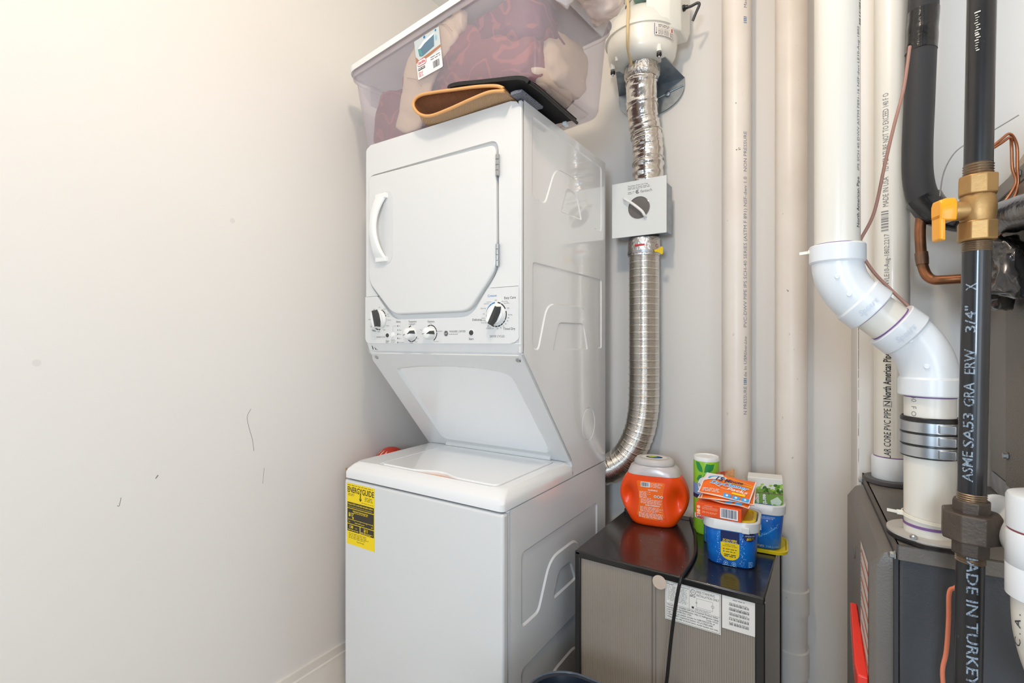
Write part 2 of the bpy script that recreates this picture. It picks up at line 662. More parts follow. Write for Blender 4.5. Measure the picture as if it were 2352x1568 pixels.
def arch_region(y0, y1, ztop, zbot, a, d=.012):
    """pressed field with an arch-shaped notch standing proud in its lower edge; a = (foot left, shoulder left, shoulder right, foot right, top)"""
    fl, sl, sr, fr, zt = a
    return round_poly([(y0, ztop), (y0, zbot), (fl, zbot), (sl, zt), (sr, zt), (fr, zbot), (y1, zbot), (y1, ztop)],
                      [.02, .02, .02, .045, .045, .02, .02, .02], 5)

lower = [(arch_region(1.105, 1.604, .699, .500, (1.200, 1.268, 1.445, 1.512, .622)), []),
         (round_poly([(1.278, .499), (1.318, .5715), (1.398, .5715), (1.436, .499)], .018), []),
         (arch_region(1.105, 1.604, .392, .150, (1.200, 1.268, 1.445, 1.512, .285)), []),
         (round_poly([(1.278, .155), (1.318, .235), (1.398, .235), (1.436, .155)], .018), [])]
pressed_sheet('side_panel', [(1.052, .03), (YK, .03), (YK, .826), (1.052, .826)], lower, XB, .006, ENAMEL_LIT, wd, wall=.009)
left_lower = pressed_sheet('side_panel', [(1.052, .03), (YK, .03), (YK, .826), (1.052, .826)], lower[:2], XA, .004, ENAMEL_LIT, wd, sgn=-1)
# --- washer top: rim frame with the lid set into it
def ringz(x0, x1, y0, y1, r, z, n=6):
    return [Vector((p[0], p[1], z)) for p in rrect(x0, x1, y0, y1, r, n)]
rim = MB()
YT = 1.425
rim.loft([ringz(XA, XB, 1.02, YT, .012, .829), ringz(XA, XB, 1.02, YT, .012, .846), ringz(XA + .003, XB - .003, 1.024, YT, .014, .856),
          ringz(XA + .010, XB - .010, 1.040, YT, .018, .868), ringz(XA + .018, XB - .018, 1.052, YT - .002, .02, .8745),
          ringz(-1.184, -.733, 1.0425 + .012, 1.385, .02, .8765), ringz(-1.181, -.736, 1.0455 + .012, 1.382, .02, .866),
          ringz(-1.181, -.736, 1.0455 + .012, 1.382, .02, .858)], caps=False)
rim.add([Vector((-1.2, 1.03, .859)), Vector((-.72, 1.03, .859)), Vector((-.72, 1.40, .859)), Vector((-1.2, 1.40, .859))], [(0, 1, 2, 3)])
build('top_frame', rim, ENAMEL_LIT, wd, sharp=24)
lid_pts = [(-1.178, 1.379), (-1.178, 1.079), (-1.166, 1.065), (-1.04, 1.065), (-1.01, 1.073), (-.975, 1.088), (-.935, 1.088), (-.900, 1.073), (-.870, 1.065), (-.754, 1.065), (-.740, 1.075), (-.740, 1.379)]
build('washer_lid', MB().prism(round_poly(lid_pts, .012, 4), 'z', .862, .8785), ENAMEL_LIT, wd, bevel=.004, segs=3)
fr = MB()
fr.prism([(-1.03, 1.058), (-.88, 1.058), (-.88, 1.095), (-1.03, 1.095)], 'z', .8595, .8670)
build('finger_recess', fr, mat('warm_reflection', (222, 170, 132), .5), wd)  # peach colour paints in a warm reflection on the white recess
hg = MB().prism([(1.384, .8760), (1.386, .888), (1.396, .894), (1.408, .894), (1.412, .876)], 'x', -1.19, -.757)
build('hinge_cover', hg, ENAMEL, wd, bevel=.003)
# --- dryer shell
prof = [(1.12, 1.892), (YK, 1.892), (YK, .829), (1.424, .829), (1.4045, .881), (1.118, 1.219), (1.12, 1.24)]
build('dryer_cabinet', MB().prism(prof, 'x', XA + .004, XB - .003), ENAMEL_LIT, wd, bevel=.002)
sheet = [(1.1185, 1.893), (YK, 1.893), (YK, .830), (1.412, .830), (1.4045, .884), (1.1165, 1.2215), (1.1185, 1.24)]
upper = [(round_poly([(1.161, 1.868), (1.161, 1.650), (1.236, 1.643), (1.300, 1.765), (1.480, 1.768), (1.568, 1.640), (1.6425, 1.6415), (1.6425, 1.868)],
                     [.015, .02, .02, .04, .06, .02, .015, .015]), []),
         (round_poly([(1.372, 1.727), (1.441, 1.725), (1.480, 1.648), (1.328, 1.642)], [.015, .03, .012, .012]), []),
         (round_poly([(1.163, 1.472), (1.163, 1.232), (1.198, 1.2286), (1.250, 1.3605), (1.510, 1.3655), (1.606, 1.230), (1.6425, 1.2294), (1.6425, 1.473)],
                     [.015, .02, .015, .04, .06, .015, .012, .015]), []),
         (round_poly([(1.314, 1.3115), (1.493, 1.314), (1.526, 1.2264), (1.278, 1.2273)], [.022, .022, .012, .012]), []),
         ([(1.531 + .053 * math.cos(2 * math.pi * i / 36), .978 + .056 * math.sin(2 * math.pi * i / 36)) for i in range(36)],
          [[(1.531 + .0475 * math.cos(2 * math.pi * i / 36), .978 + .0505 * math.sin(2 * math.pi * i / 36)) for i in range(36)]])]
up4 = upper[:4]
so = pressed_sheet('side_panel', sheet, up4 + [upper[4]], XB, .004, ENAMEL_LIT, wd, wall=.0055)
pressed_sheet('side_panel', sheet, up4, XA, .003, ENAMEL_LIT, wd, sgn=-1)
# --- dryer front: upper panel and console share the pocket the door sits in
DOOR = [(-1.2693, 1.789), (-.7668, 1.787), (-.7640, 1.452), (-.858, 1.3385), (-1.158, 1.3385), (-1.2680, 1.446)]
DR = [.018, .022, .03, .03, .03, .03]
door_pts = round_poly(DOOR, DR, 6)
POCK = [(-1.2725, 1.794), (-.7610, 1.801), (-.7585, 1.449), (-.852, 1.3225), (-1.160, 1.3225), (-1.2715, 1.443)]
pock = round_poly(POCK, [.022, .03, .034, .036, .03, .03], 6)
ZS = 1.400
def cross(pts, z, right):
    for i in range(len(pts)):
        a, b = pts[i], pts[(i + 1) % len(pts)]
        if (a[1] - z) * (b[1] - z) < 0:
            t = (z - a[1]) / (b[1] - a[1])
            x = a[0] + (b[0] - a[0]) * t
            if (x > -1.0) == right:
                return (x, z)
top_half = [p for p in pock if p[1] > ZS]
bot_half = [p for p in pock if p[1] <= ZS]
xr, xl = cross(pock, ZS, True), cross(pock, ZS, False)
# the pocket list runs clockwise from the top left corner: left-top ... right side, then the bottom, then the left side
iR = max(i for i, p in enumerate(pock) if p[1] > ZS and p[0] > -1.0)
top_run = [p for p in pock[:iR + 1]]
left_up = [p for p in pock[iR + 1:] if p[1] > ZS]
bot_run = [p for p in pock[iR + 1:] if p[1] <= ZS]
XR_ = -.6955
XLq = XA + .002
def front_sheet(name, loop, y, thick, rims):
    mb = MB()
    n = len(loop)
    mb.fill([loop], lambda a, b: Vector((a, y, b)))
    mb.add([Vector((p[0], y, p[1])) for p in loop] + [Vector((p[0], y + thick, p[1])) for p in loop],
           [(i, (i + 1) % n, n + (i + 1) % n, n + i) for i in range(n)])
    return build(name, mb, ENAMEL, wd, bevel=rims, segs=3, sharp=30)
g = .0008
outer_top = [(XLq, ZS + g), (XLq, 1.876), (XLq + .004, 1.884), (XLq + .022, 1.893), (-.722, 1.893), (-.704, 1.8875), (XR_ + .002, 1.875), (XR_ + .002, ZS + g)]
loop = outer_top + [(xr[0], ZS + g)] + list(reversed(top_run)) + list(reversed(left_up)) + [(xl[0], ZS + g)]
front_sheet('dryer_front', loop, 1.105, .0155, .005)
outer_bot = [(xl[0], ZS - g), (XLq, ZS - g), (XLq, 1.262), (XLq + .006, 1.252), (XLq + .016, 1.2485), (-.722, 1.2485), (-.708, 1.2515), (XR_ + .001, 1.262), (XR_ + .001, ZS - g), (xr[0], ZS - g)]
loop = outer_bot + bot_run
YC = 1.1015
front_sheet('control_panel', loop, YC, .018, .0035)
build('control_panel_lip', MB().prism([(YC + .001, 1.2495), (1.1135, 1.2225), (1.1195, 1.2225), (1.1195, 1.2495)], 'x', XLq + .006, XB - .0012), ENAMEL, wd, bevel=.002)
build('control_panel_backing', MB().box(XLq + .004, XB - .004, YC + .006, YC + .016, 1.2495, 1.29), ENAMEL, wd)
build('front_trim', MB().box(XR_ - .004, XB, 1.106, 1.1178, 1.2225, 1.889), ENAMEL, wd, bevel=.003)
build('door_pocket', MB().prism(inset(pock, -.006), 'y', 1.1165, 1.1195), ENAMEL, wd)
door = build('dryer_door', MB().prism(door_pts, 'y', 1.0975, 1.1160), ENAMEL, wd, bevel=.005, segs=4)
# door handle: a grip arching in front of a scooped well
HW = Decal(on_xz(0, 0, 1.0975))
well = MB()
wz0, wz1 = 1.497, 1.729
wo = rrect(-1.232, -1.158, wz0, wz1, .03, 6)
well.prism(wo, 'y', 1.0965, 1.1)
build('handle_well', well, mat('white_enamel_well', (216, 216, 216), .25, coat=.3), door, world=True)
gp = MB()
rings = []
for i in range(17):
    t = i / 16
    z = wz0 + .012 + (wz1 - wz0 - .024) * t
    s = math.sin(math.pi * t)
    x1 = -1.176 - .030 * s ** .8
    x0 = -1.236 + .004 * (1 - s)
    y0 = 1.0915 - .026 * s ** .7
    y1 = y0 + .011
    rings.append([Vector((x0, y1, z)), Vector((x0 + .003, y0 + .003, z)), Vector((x0 + .012, y0, z)), Vector((x1 - .006, y0 - .001, z)), Vector((x1, y0 + .003, z)), Vector((x1, y1, z))])
gp.loft(rings)
gp.box(-1.224, -1.178, 1.085, 1.0985, wz1 - .024, wz1 - .008); gp.box(-1.224, -1.178, 1.085, 1.0985, wz0 + .008, wz0 + .024)
build('door_handle', gp, PLASTIC_W, door, bevel=.002, sharp=50)
for z0, z1 in ((1.699, 1.758), (1.456, 1.517)):
    hb = MB()
    k = (z1 - z0) / 4
    for i in range(4):
        hb.tube([(-.7605, 1.0985, z0 + k * i + .0012), (-.7605, 1.0985, z0 + k * (i + 1) - .0012)], .0048, 12)
    hb.box(-.7645, -.7565, 1.0985, 1.1035, z0, z1)
    build('door_hinge', hb, STEEL, wd)
# --- slanting panel above the washer
P0, P1 = Vector((0, 1.1135, 1.2195)), Vector((0, 1.4045, .8785))
sl = (P1 - P0).length
sd = (P1 - P0).normalized(); sn = Vector((0, sd.z, -sd.y))
if sn.y > 0: sn = -sn
def on_slope(x, s, h=0.0):
    q = P0 + sd * s + sn * h
    return Vector((x, q.y, q.z))
sp = MB()
so_ = [(XLq + .02, .002), (XB - .003, .002), (XB - .003, sl - .001), (XLq + .002, sl - .001), (XLq + .002, .03)]
hole = [(-1.205, .066), (-1.10, .052), (-.98, .047), (-.87, .050), (-.785, .062), (-.752, .085), (-.748, .40), (-.762, .415), (-1.18, .415), (-1.196, .40)]
hole = round_poly(hole, .02, 4)
low = inset(hole, .010)
sp.fill([so_, hole], lambda x, s: on_slope(x, s, .004))
sp.add([on_slope(x, s, .004) for x, s in hole] + [on_slope(x, s, -.0035) for x, s in low], [(i, (i + 1) % len(hole), len(hole) + (i + 1) % len(hole), len(hole) + i) for i in range(len(hole))])
sp.fill([low], lambda x, s: on_slope(x, s, -.0035))
sp.add([on_slope(x, s, .004) for x, s in so_] + [on_slope(x, s, -.003) for x, s in so_], [(i, (i + 1) % 5, 5 + (i + 1) % 5, 5 + i) for i in range(5)])
build('slanted_panel', sp, ENAMEL, wd, sharp=35)
for x, s in ((-1.258, .018), (-.7085, .017)):
    sc = MB()
    M = sn.to_track_quat('Z', 'Y').to_matrix()
    sc.lathe([(.0075, 0), (.0075, .001), (.0055, .003), (.002, .0036), (.0001, .0022)], on_slope(x, s, .004), 16, M)
    build('screw', sc, STEEL, wd)
# --- console: knobs, buttons, print
def knob_big(x, z, ang, name='cycle_knob'):
    k = MB()
    M = Matrix.Rotation(R(90), 3, 'X')
    k.lathe([(.0285, 0), (.0285, .006), (.0265, .009), (.0262, .010), (.0245, .0105), (.024, .011)], (x, YC, z), 48, M)
    kn = build(name, k, PLASTIC_W, wd, sharp=50)
    ca, sa = math.cos(R(ang)), math.sin(R(ang))
    def L(u, v, h):     # u along the grip, v across it
        return Vector((x + u * ca - v * sa, YC - h, z + u * sa + v * ca))
    gr = MB()
    out = [(-.027, -.009), (-.012, -.0135), (.012, -.0135), (.027, -.009), (.027, .009), (.012, .0135), (-.012, .0135), (-.027, .009)]
    gr.loft([[L(u, v, .009) for u, v in out], [L(u * .97, v * .92, .022) for u, v in out], [L(u * .93, v * .72, .0265) for u, v in out]])
    build('grip', gr, PLASTIC_W, kn, bevel=.002)
    st = MB()
    us = ((-.0258, -.0118, .0118, .0258), (-.0262, -.0120, .0120, .0262), (-.0285, -.0130, .0130, .0285))
    vv = ((-.0030,) * 4, (-.0096, -.0126, -.0126, -.0096), (-.0116, -.0168, -.0168, -.0116))
    hh = (.0276, .0272, .0112)
    st.add([L(us[r][c], vv[r][c], hh[r]) for r in range(3) for c in range(4)] + [L(us[r][c] * .9, vv[r][c] * .8, hh[r] - .001) for r in range(3) for c in range(4)],
           [(r * 4 + c, r * 4 + c + 1, r * 4 + c + 5, r * 4 + c + 4) for r in range(2) for c in range(3)] + [(12 + r * 4 + c, 12 + r * 4 + c + 1, 12 + r * 4 + c + 5, 12 + r * 4 + c + 4) for r in range(2) for c in range(3)])
    build('pointer', st, GREY_D, kn)
    rg = MB().lathe([(.0262, .0090), (.0262, .0102), (.0252, .0102), (.0252, .0090)], (x, YC, z), 48, M, caps=False)
    build('chrome_ring', rg, STEEL, kn)

def knob_small(x, z, ang):
    k = MB()
    M = Matrix.Rotation(R(90), 3, 'X')
    k.lathe([(.0185, 0), (.0185, .004), (.0175, .013), (.0165, .021), (.0145, .0235), (.004, .0245)], (x, YC, z), 40, M)
    kn = build('selector_knob', k, PLASTIC_W, wd, sharp=50)
    ca, sa = math.cos(R(ang)), math.sin(R(ang))
    def L(u, v, h):
        return Vector((x + u * ca - v * sa, YC - h, z + u * sa + v * ca))
    st = MB()
    st.loft([[L(u, v, h) for u, v, h in ((.004, -.0035, .0243), (.016, -.006, .0225), (.0182, -.0075, .006), (.0182, .0035, .006), (.016, .003, .0225))],
             [L(u, v, h) for u, v, h in ((.004, -.003, .0252), (.0168, -.0055, .0232), (.0192, -.007, .006), (.0192, .003, .006), (.0168, .0025, .0232))]])
    build('pointer', st, GREY_D, kn)
    ln = MB().loft([[L(u, v, h) for u, v, h in ((-.013, -.0006, .0240), (-.004, -.0006, .0244), (-.004, .0006, .0244), (-.013, .0006, .0240))],
                    [L(u, v, h) for u, v, h in ((-.013, -.0006, .0248), (-.004, -.0006, .0252), (-.004, .0006, .0252), (-.013, .0006, .0248))]])
    build('index_line', ln, GREY_D, kn)

KL, KR_, K1, K2 = (-1.2230, 1.3245), (-.7660, 1.3270), (-1.0800, 1.2775), (-1.0020, 1.2785)
knob_big(*KL, 105)
knob_big(*KR_, 62)
knob_small(*K1, 22)
knob_small(*K2, 12)
def button(x, z, r, m):
    M = Matrix.Rotation(R(90), 3, 'X')
    b = build('button', MB().lathe([(r, 0), (r, .0025), (r * .9, .0035), (r * .3, .0038)], (x, YC, z), 28, M), m, wd, sharp=50)
    build('bezel', MB().lathe([(r * 1.45, 0), (r * 1.4, .0012), (r * 1.1, .0012), (r * 1.05, 0)], (x, YC, z), 28, M, caps=False), PLASTIC_W, b)
button(-1.1838, 1.2735, .0062, GREY_D)
button(-.8505, 1.2785, .0068, GREY_D)
button(-1.1605, 1.2742, .0062, PLASTIC_W)
d = Decal(on_xz(0, 0, YC))
T = d.text
T('Cottons', -.7795, 1.3755, INK_BLUE, h=.0062, align='c')
T('Easy Care', -.7215, 1.3675, INK, h=.0064, align='c')
T('Delicates', -.8140, 1.3115, INK, h=.0062, align='r')
T('Timed Dry', -.7430, 1.2850, INK, h=.0064, align='l', w=.038)
d.text('Start', -.8510, 1.2585, INK, h=.0062, align='c')
T('DRYER CYCLES', -.7630, 1.2652, INK_GREY, h=.0058, align='c', w=.048)
T('WASHER | DRYER', -.9310, 1.2800, INK_GREY, h=.0056, w=.060)
d.small_print(-.931, 1.2735, -.898, 1.2765, 1, INK_GREY, seed=4)
T('Options', -1.0015, 1.3105, INK, h=.0058, align='c')
T('Temperature', -1.0760, 1.3118, INK, h=.0056, align='c', w=.034)
T('Status', -1.1360, 1.3130, INK, h=.0056, align='c')
T('Start', -1.1845, 1.2530, INK, h=.0056, align='c')
T('Whites', -1.2540, 1.2860, INK, h=.0052, align='l', w=.017)
T('Colors', -1.2640, 1.3420, INK_BLUE, h=.0052, align='l', w=.016)
T('WASHER CYCLES', -1.2150, 1.2660, INK_GREY, h=.0046, align='c', w=.040)
d.small_print(-1.192, 1.2492, -1.178, 1.2515, 1, INK_GREY, seed=5, fill=.6)
d.small_print(-1.169, 1.2500, -1.147, 1.2610, 3, INK_GREY, seed=6, fill=.3, word=.006)
d.small_print(-1.092, 1.3060, -1.060, 1.3088, 1, INK_GREY, seed=7)
for i, wrd in enumerate(('On', 'Wash', 'Rinse', 'Spin', 'Lid Locked')):
    z = 1.3022 - .01275 * i
    d.rect(-1.1405, z - .0022, -1.1375, z + .0022, INK if i != 1 else mat('green_led', (90, 150, 140), .4), 1)
    T(wrd, -1.1345, z - .0016, INK_GREY, h=.0034)
d.stroke([(-1.144, 1.3022), (-1.160, 1.3022), (-1.160, 1.284)], .0007, INK_GREY)
d.build('printed_markings', wd)
d = Decal(on_xz(0, 0, YC))
T = d.text
def dial(c, r, segs, w=.0034):
    for a0, a1, m in segs:
        d.ring(c[0], c[1], r, w, m, 0, a0, a1, max(3, int(abs(a1 - a0) / 6)))
dial(KR_, .0325, [(98, 118, INK_BLUE), (120, 158, INK_BLUE), (160, 166, INK_BLUE), (82, 64, INK), (61, 26, INK), (15, -28, INK), (-31, -46, INK), (-49, -63, INK), (-66, -80, INK), (-83, -97, INK), (-100, -120, INK), (180, 202, INK), (205, 214, INK), (217, 238, INK)])
def around(c, r, items, h):
    for a, s in items:
        x = c[0] + r * math.cos(R(a)); z = c[1] + r * math.sin(R(a)) - h / 2
        T(s, x, z, INK_GREY, h=h, align='l' if abs(a) < 80 or a > 280 else ('r' if 100 < a < 260 else 'c'))
around(KR_, .0385, [(92, 'Off'), (63, 'More Dry'), (50, 'Less Dry'), (24, 'Off'), (-3, '90 Min'), (-15, '80'), (-28, '70'), (-42, '60'), (-56, '50'), (-70, '40'), (-84, '30')], .0034)
around(KR_, .0385, [(114, 'Less Dry'), (128, 'Optimum'), (152, 'More Dry'), (176, 'Off'), (193, 'Damp'), (203, 'Less Dry'), (214, 'More Dry'), (232, 'Off'), (243, 'Fluff 10'), (257, 'Dewrinkle 20')], .0032)
d.build('dial_markings', wd)
d = Decal(on_xz(0, 0, YC))
T = d.text
dial(KL, .0325, [(104, 114, INK_BLUE), (60, 68, INK), (57, 30, INK), (26, 15, INK), (8, -60, mat('pale_ink', (190, 190, 188), .6)), (205, 235, INK), (240, 265, INK), (268, 280, INK)])
around(KL, .0385, [(88, 'Off'), (58, 'Drain'), (25, 'Speed'), (14, 'Wash'), (-4, 'Delicates'), (-32, 'Casual'), (-60, 'Bulky'), (118, 'Light'), (150, 'Med'), (178, 'Heavy'), (214, 'Light'), (240, 'Medium'), (268, 'Heavy')], .0032)
d.build('dial_markings', wd)
d = Decal(on_xz(0, 0, YC))
T = d.text
dial(K1, .0235, [(95, 120, INK), (-22, -42, INK), (-46, -88, INK), (-92, -125, INK)], .003)
around(K1, .0275, [(88, 'Tap Cold'), (-32, 'Hot'), (-62, 'Warm'), (-92, 'Colder')], .0032)
d.build('dial_markings', wd)
d = Decal(on_xz(0, 0, YC))
T = d.text
dial(K2, .0235, [(88, 8, INK), (3, -62, INK), (92, 120, INK)], .003)
around(K2, .0275, [(90, 'Off'), (12, '2nd Rinse'), (-62, 'Pre Soak +'), (158, 'Pre Soak')], .0032)
d.build('dial_markings', wd)
# round monogram
d = Decal(on_xz(0, 0, YC))
T = d.text
d.circ(-.9430, 1.2772, .0082, INK, 0)
d.ring(-.9430, 1.2772, .0068, .0006, INK_WHITE, 1)
T('GE', -.9430, 1.2745, INK_WHITE, h=.0056, align='c', lv=2, shear=.3)
d.build('monogram', wd)
d = Decal(lambda x, s, h: on_slope(x, s, .0005 + h))
d2 = Decal(lambda x, z, h: Vector((x, YC + .0015 + (1.2495 - z) * .40 - h - .0012, z)))
d2.rect(-1.262, 1.228, -1.259, 1.240, INK); d2.poly([(-1.253, 1.236), (-1.246, 1.230), (-1.245, 1.2265), (-1.249, 1.2275)], INK); d2.rect(-1.243, 1.2265, -1.240, 1.228, INK)
d2.build('pictogram', wd)
# --- energy label
YEL = mat('label_yellow', (250, 216, 0), .45)
KBL = mat('label_black', (52, 46, 36), .5)
d = Decal(on_xz(0, 0, 1.02))
d.poly(round_poly([(-1.2773, .8140), (-1.1507, .8140), (-1.1507, .6247), (-1.2773, .6247)], .003, 2), YEL)
d.text('ENERGYGUIDE', -1.2735, .7865, KBL, h=.0165, w=.119, bold=.022)
d.poly([(-1.2165, .789), (-1.2125, .789), (-1.2125, .770), (-1.2090, .7745), (-1.2090, .7705), (-1.2145, .7635), (-1.2200, .7705), (-1.2200, .7745), (-1.2165, .770)], KBL, 1)
d.small_print(-1.274, .806, -1.155, .811, 1, KBL, 1, .3)
d.small_print(-1.272, .775, -1.240, .783, 2, KBL, 1, .35); d.small_print(-1.195, .768, -1.158, .782, 3, KBL, 1, .35)
d.small_print(-1.21, .760, -1.155, .763, 1, KBL, 1, .4)
d.rect(-1.2745, .7375, -1.1545, .7555, KBL, 1)
d.text('Compare ONLY to other labels with yellow numbers.', -1.2725, .7478, YEL, h=.0050, w=.114, lv=2, bold=.02)
d.text('Labels with yellow numbers are based on the same test procedures.', -1.271, .7408, YEL, h=.0036, w=.110, lv=2)
d.rect(-1.2745, .6890, -1.1545, .7355, KBL, 1)
d.text('Estimated Yearly Energy Cost', -1.2145, .7275, YEL, h=.0050, w=.068, lv=2, align='c', bold=.02)
d.small_print(-1.245, .7225, -1.18, .726, 1, YEL, 2, .4)
d.text('$17', -1.2690, .7125, YEL, h=.0105, lv=2, bold=.03)
d.poly([(-1.2525, .7105), (-1.2440, .7105), (-1.2480, .7030)], YEL, 2)
d.stroke([(-1.2690, .7025), (-1.1590, .7025)], .0012, YEL, 2)
for k in range(5): d.stroke([(-1.2690 + .0275 * k, .6985), (-1.2690 + .0275 * k, .7055 if k in (0, 4) else .7035)], .001, YEL, 2)
d.text('$12', -1.269, .6925, YEL, h=.0038, lv=2); d.text('$43', -1.166, .6925, YEL, h=.0038, lv=2)
d.small_print(-1.24, .6925, -1.195, .6965, 1, YEL, 2, .45)
d.rect(-1.2745, .6655, -1.2180, .6870, KBL, 1); d.rect(-1.2145, .6655, -1.1545, .6870, KBL, 1)
d.text('138', -1.2640, .6755, YEL, h=.0085, lv=2, bold=.03); d.text('kWh', -1.2390, .6760, YEL, h=.0035, lv=2)
d.text('$11', -1.1990, .6755, YEL, h=.0085, lv=2, bold=.03)
d.small_print(-1.272, .668, -1.220, .672, 1, YEL, 2, .5); d.small_print(-1.212, .6665, -1.157, .673, 2, YEL, 2, .5)
d.small_print(-1.268, .643, -1.175, .662, 4, KBL, 1, .3, seed=9)
d.text('ftc.gov/energy', -1.2150, .6365, KBL, h=.0040, align='c', lv=1)
lab = d.build('energy_label', wd)
lab['label'] = 'yellow and black energy label'

# ------------------------------------------------------------------ cardboard and ball in the gap beside the washer
CARD = mat('cardboard', (176, 138, 100), .8, var=(12, .5), rgb2=(150, 115, 82))
def carton(name, x0, x1, y0, y1, z0, z1, label):
    t = thing(name, label, 'box', ((x0 + x1) / 2, (y0 + y1) / 2, z0))
    build('body', MB().box(x0, x1, y0, y1, z0, z1 - .004), CARD, t, bevel=.002)
    build('flap', MB().box(x0, x1, y0, (y0 + y1) / 2 - .001, z1 - .0035, z1), CARD, t)
    build('flap', MB().box(x0, x1, (y0 + y1) / 2 + .001, y1, z1 - .0035, z1), CARD, t)
    build('packing_tape', MB().box(x0 - .0004, x1 + .0004, (y0 + y1) / 2 - .025, (y0 + y1) / 2 + .025, z1, z1 + .0006), mat('tape_tan', (190, 150, 105), .3), t)
    return t
carton('cardboard_box', XL + .027, -1.3015, 1.193, 1.275, 0, .79, 'tall brown cardboard box wedged between washer and left wall')
carton('cardboard_box', XL + .027, -1.3015, 1.285, 1.50, 0, .712, 'lower brown cardboard box behind the washer holding up the red ball')
BC, BR = Vector((-1.448, 1.365, .7785)), .065
bl = thing('toy_ball', 'red ball with white and green print behind the left washer edge', 'ball', (BC.x, BC.y, BC.z - BR))
ballm = mat('ball_red', (205, 52, 30), .4)
build('ball', MB().sphere(BC, BR, 40, 24), ballm, bl)
bp_ = MB()
q = random.Random(5)
def ball_pt(th, ph, h=.0006):
    r = BR + h
    return BC + Vector((r * math.cos(ph) * math.cos(th), r * math.cos(ph) * math.sin(th), r * math.sin(ph)))
for k in range(15):
    th = 2 * math.pi * k / 15; ph0 = q.uniform(.35, .65)
    w = q.uniform(.08, .13)
    pts = [(th - w, ph0), (th + w * .4, ph0 + .1), (th + w, ph0 + .28), (th + w * .5, ph0 + .52), (th, ph0 + .40), (th - w * .6, ph0 + .24)]
    bp_.add([ball_pt(*p) for p in pts], [(0, 1, 2), (0, 2, 5), (2, 3, 4), (2, 4, 5)], 1 if k % 4 == 1 else 0)
build('leaf_print', bp_, [mat('ball_white', (226, 205, 185), .5), mat('ball_green', (70, 140, 105), .5)], bl, recalc=False, smooth=False)

# ------------------------------------------------------------------ mini fridge seen from its back
FX0, FX1, FY0, FY1, FZ = -.601, -.1305, 1.243, 1.645, .6785
fg = thing('mini_fridge', 'black and grey mini fridge with its back panel turned outward', 'fridge', ((FX0 + FX1) / 2, FY0, 0))
FTOP = speckle(mat('fridge_top', (34, 28, 27), .22, coat=.25, bump=(240, .05)), 130, .70, (170, 160, 150), .55)
FBLK = mat('fridge_frame', (30, 28, 27), .3, coat=.2)
FGREY = wave_bump(mat('fridge_back', (172, 160, 147), .42, .35, var=(4, .5), rgb2=(150, 140, 128)), 62, .25, 'X', rgb2=(138, 128, 117), amt=.35)
FSIDE = mat('fridge_side', (165, 158, 150), .35, .3)
build('cabinet', MB().box(FX0 + .004, FX1 - .004, FY0 + .012, FY1, .02, FZ - .008), FSIDE, fg, bevel=.003)
build('top_panel', MB().box(FX0, FX1, FY0, FY1, FZ - .012, FZ), FTOP, fg, bevel=.004, segs=3)
build('side_skin', MB().box(FX1 - .005, FX1 + .0005, FY0 + .004, FY1 - .045, .02, FZ - .0125), FSIDE, fg, bevel=.0015)
build('side_skin', MB().box(FX0, FX0 + .005, FY0 + .004, FY1 - .045, .02, FZ - .0125), FBLK, fg, bevel=.0015)
build('frame_post', MB().box(FX0, FX0 + .0165, FY0, FY0 + .02, .02, FZ - .0005), FBLK, fg, bevel=.003)
build('frame_post', MB().box(FX1 - .0205, FX1, FY0, FY0 + .02, .02, FZ - .0125), FBLK, fg, bevel=.003)
build('frame_rail', MB().box(FX0 + .012, FX1 - .001, FY0 - .0005, FY0 + .02, FZ - .0185, FZ - .001), FBLK, fg, bevel=.003)
build('back_panel', MB().box(FX0 + .016, FX1 - .020, FY0 + .007, FY0 + .012, .03, FZ - .018), FGREY, fg)
build('panel_seam', MB().box(-.389, -.3865, FY0 + .0055, FY0 + .0075, .03, FZ - .018), mat('seam_grey', (120, 112, 104), .5, .3), fg)
build('panel_seam', MB().box(-.3795, -.378, FY0 + .006, FY0 + .0075, .03, FZ - .018), mat('seam_grey', (120, 112, 104), .5, .3), fg)
build('fridge_door', MB().box(FX0, FX1, FY1 + .008, FY1 + .05, .03, FZ - .002), FBLK, fg, bevel=.006, segs=3)
build('door_gasket', MB().box(FX0 + .01, FX1 - .01, FY1, FY1 + .008, .035, FZ - .008), GREY_D, fg)
build('hinge_cap', MB().box(FX0 + .004, FX0 + .05, FY1 - .03, FY1 + .03, FZ - .004, FZ + .012), FBLK, fg, bevel=.004)
for x in (FX0 + .04, FX1 - .04):
    for y in (FY0 + .04, FY1 - .04):
        build('foot', MB().lathe([(.018, 0), (.018, .014), (.011, .016), (.011, .022)], (x, y, 0), 14), GREY_D, fg)
d = Decal(on_xz(0, 0, FY0 + .0045))
d.poly([(-.3538, .6592), (-.2239, .6592), (-.2239, .5635), (-.3538, .5635)], PAPER)
fr_ = [(-.3515, .6572), (-.2262, .6572), (-.2262, .5655), (-.3515, .5655)]
for a, b in zip(fr_, fr_[1:] + fr_[:1]): d.stroke([a, b], .0006, INK, 1)
d.stroke([(-.2960, .6572), (-.2960, .6040)], .0005, INK, 1); d.stroke([(-.3515, .6040), (-.2262, .6040)], .0005, INK, 1)
d.text('Haier', -.3495, .6500, INK, h=.0052); d.text('REFRIGERATOR', -.3200, .6500, INK, h=.0030, w=.0225)
d.small_print(-.3490, .6115, -.2990, .6485, 11, INK_GREY, 1, .28, .1, seed=12)
d.ring(-.2870, .6470, .0058, .0010, INK, 1); d.text('UL', -.2870, .6450, INK, h=.0042, align='c')
d.text('FREE STANDING', -.2790, .6475, INK, h=.0056, w=.0415); d.text('INSTALLATION ONLY', -.2790, .6395, INK, h=.0056, w=.0515)
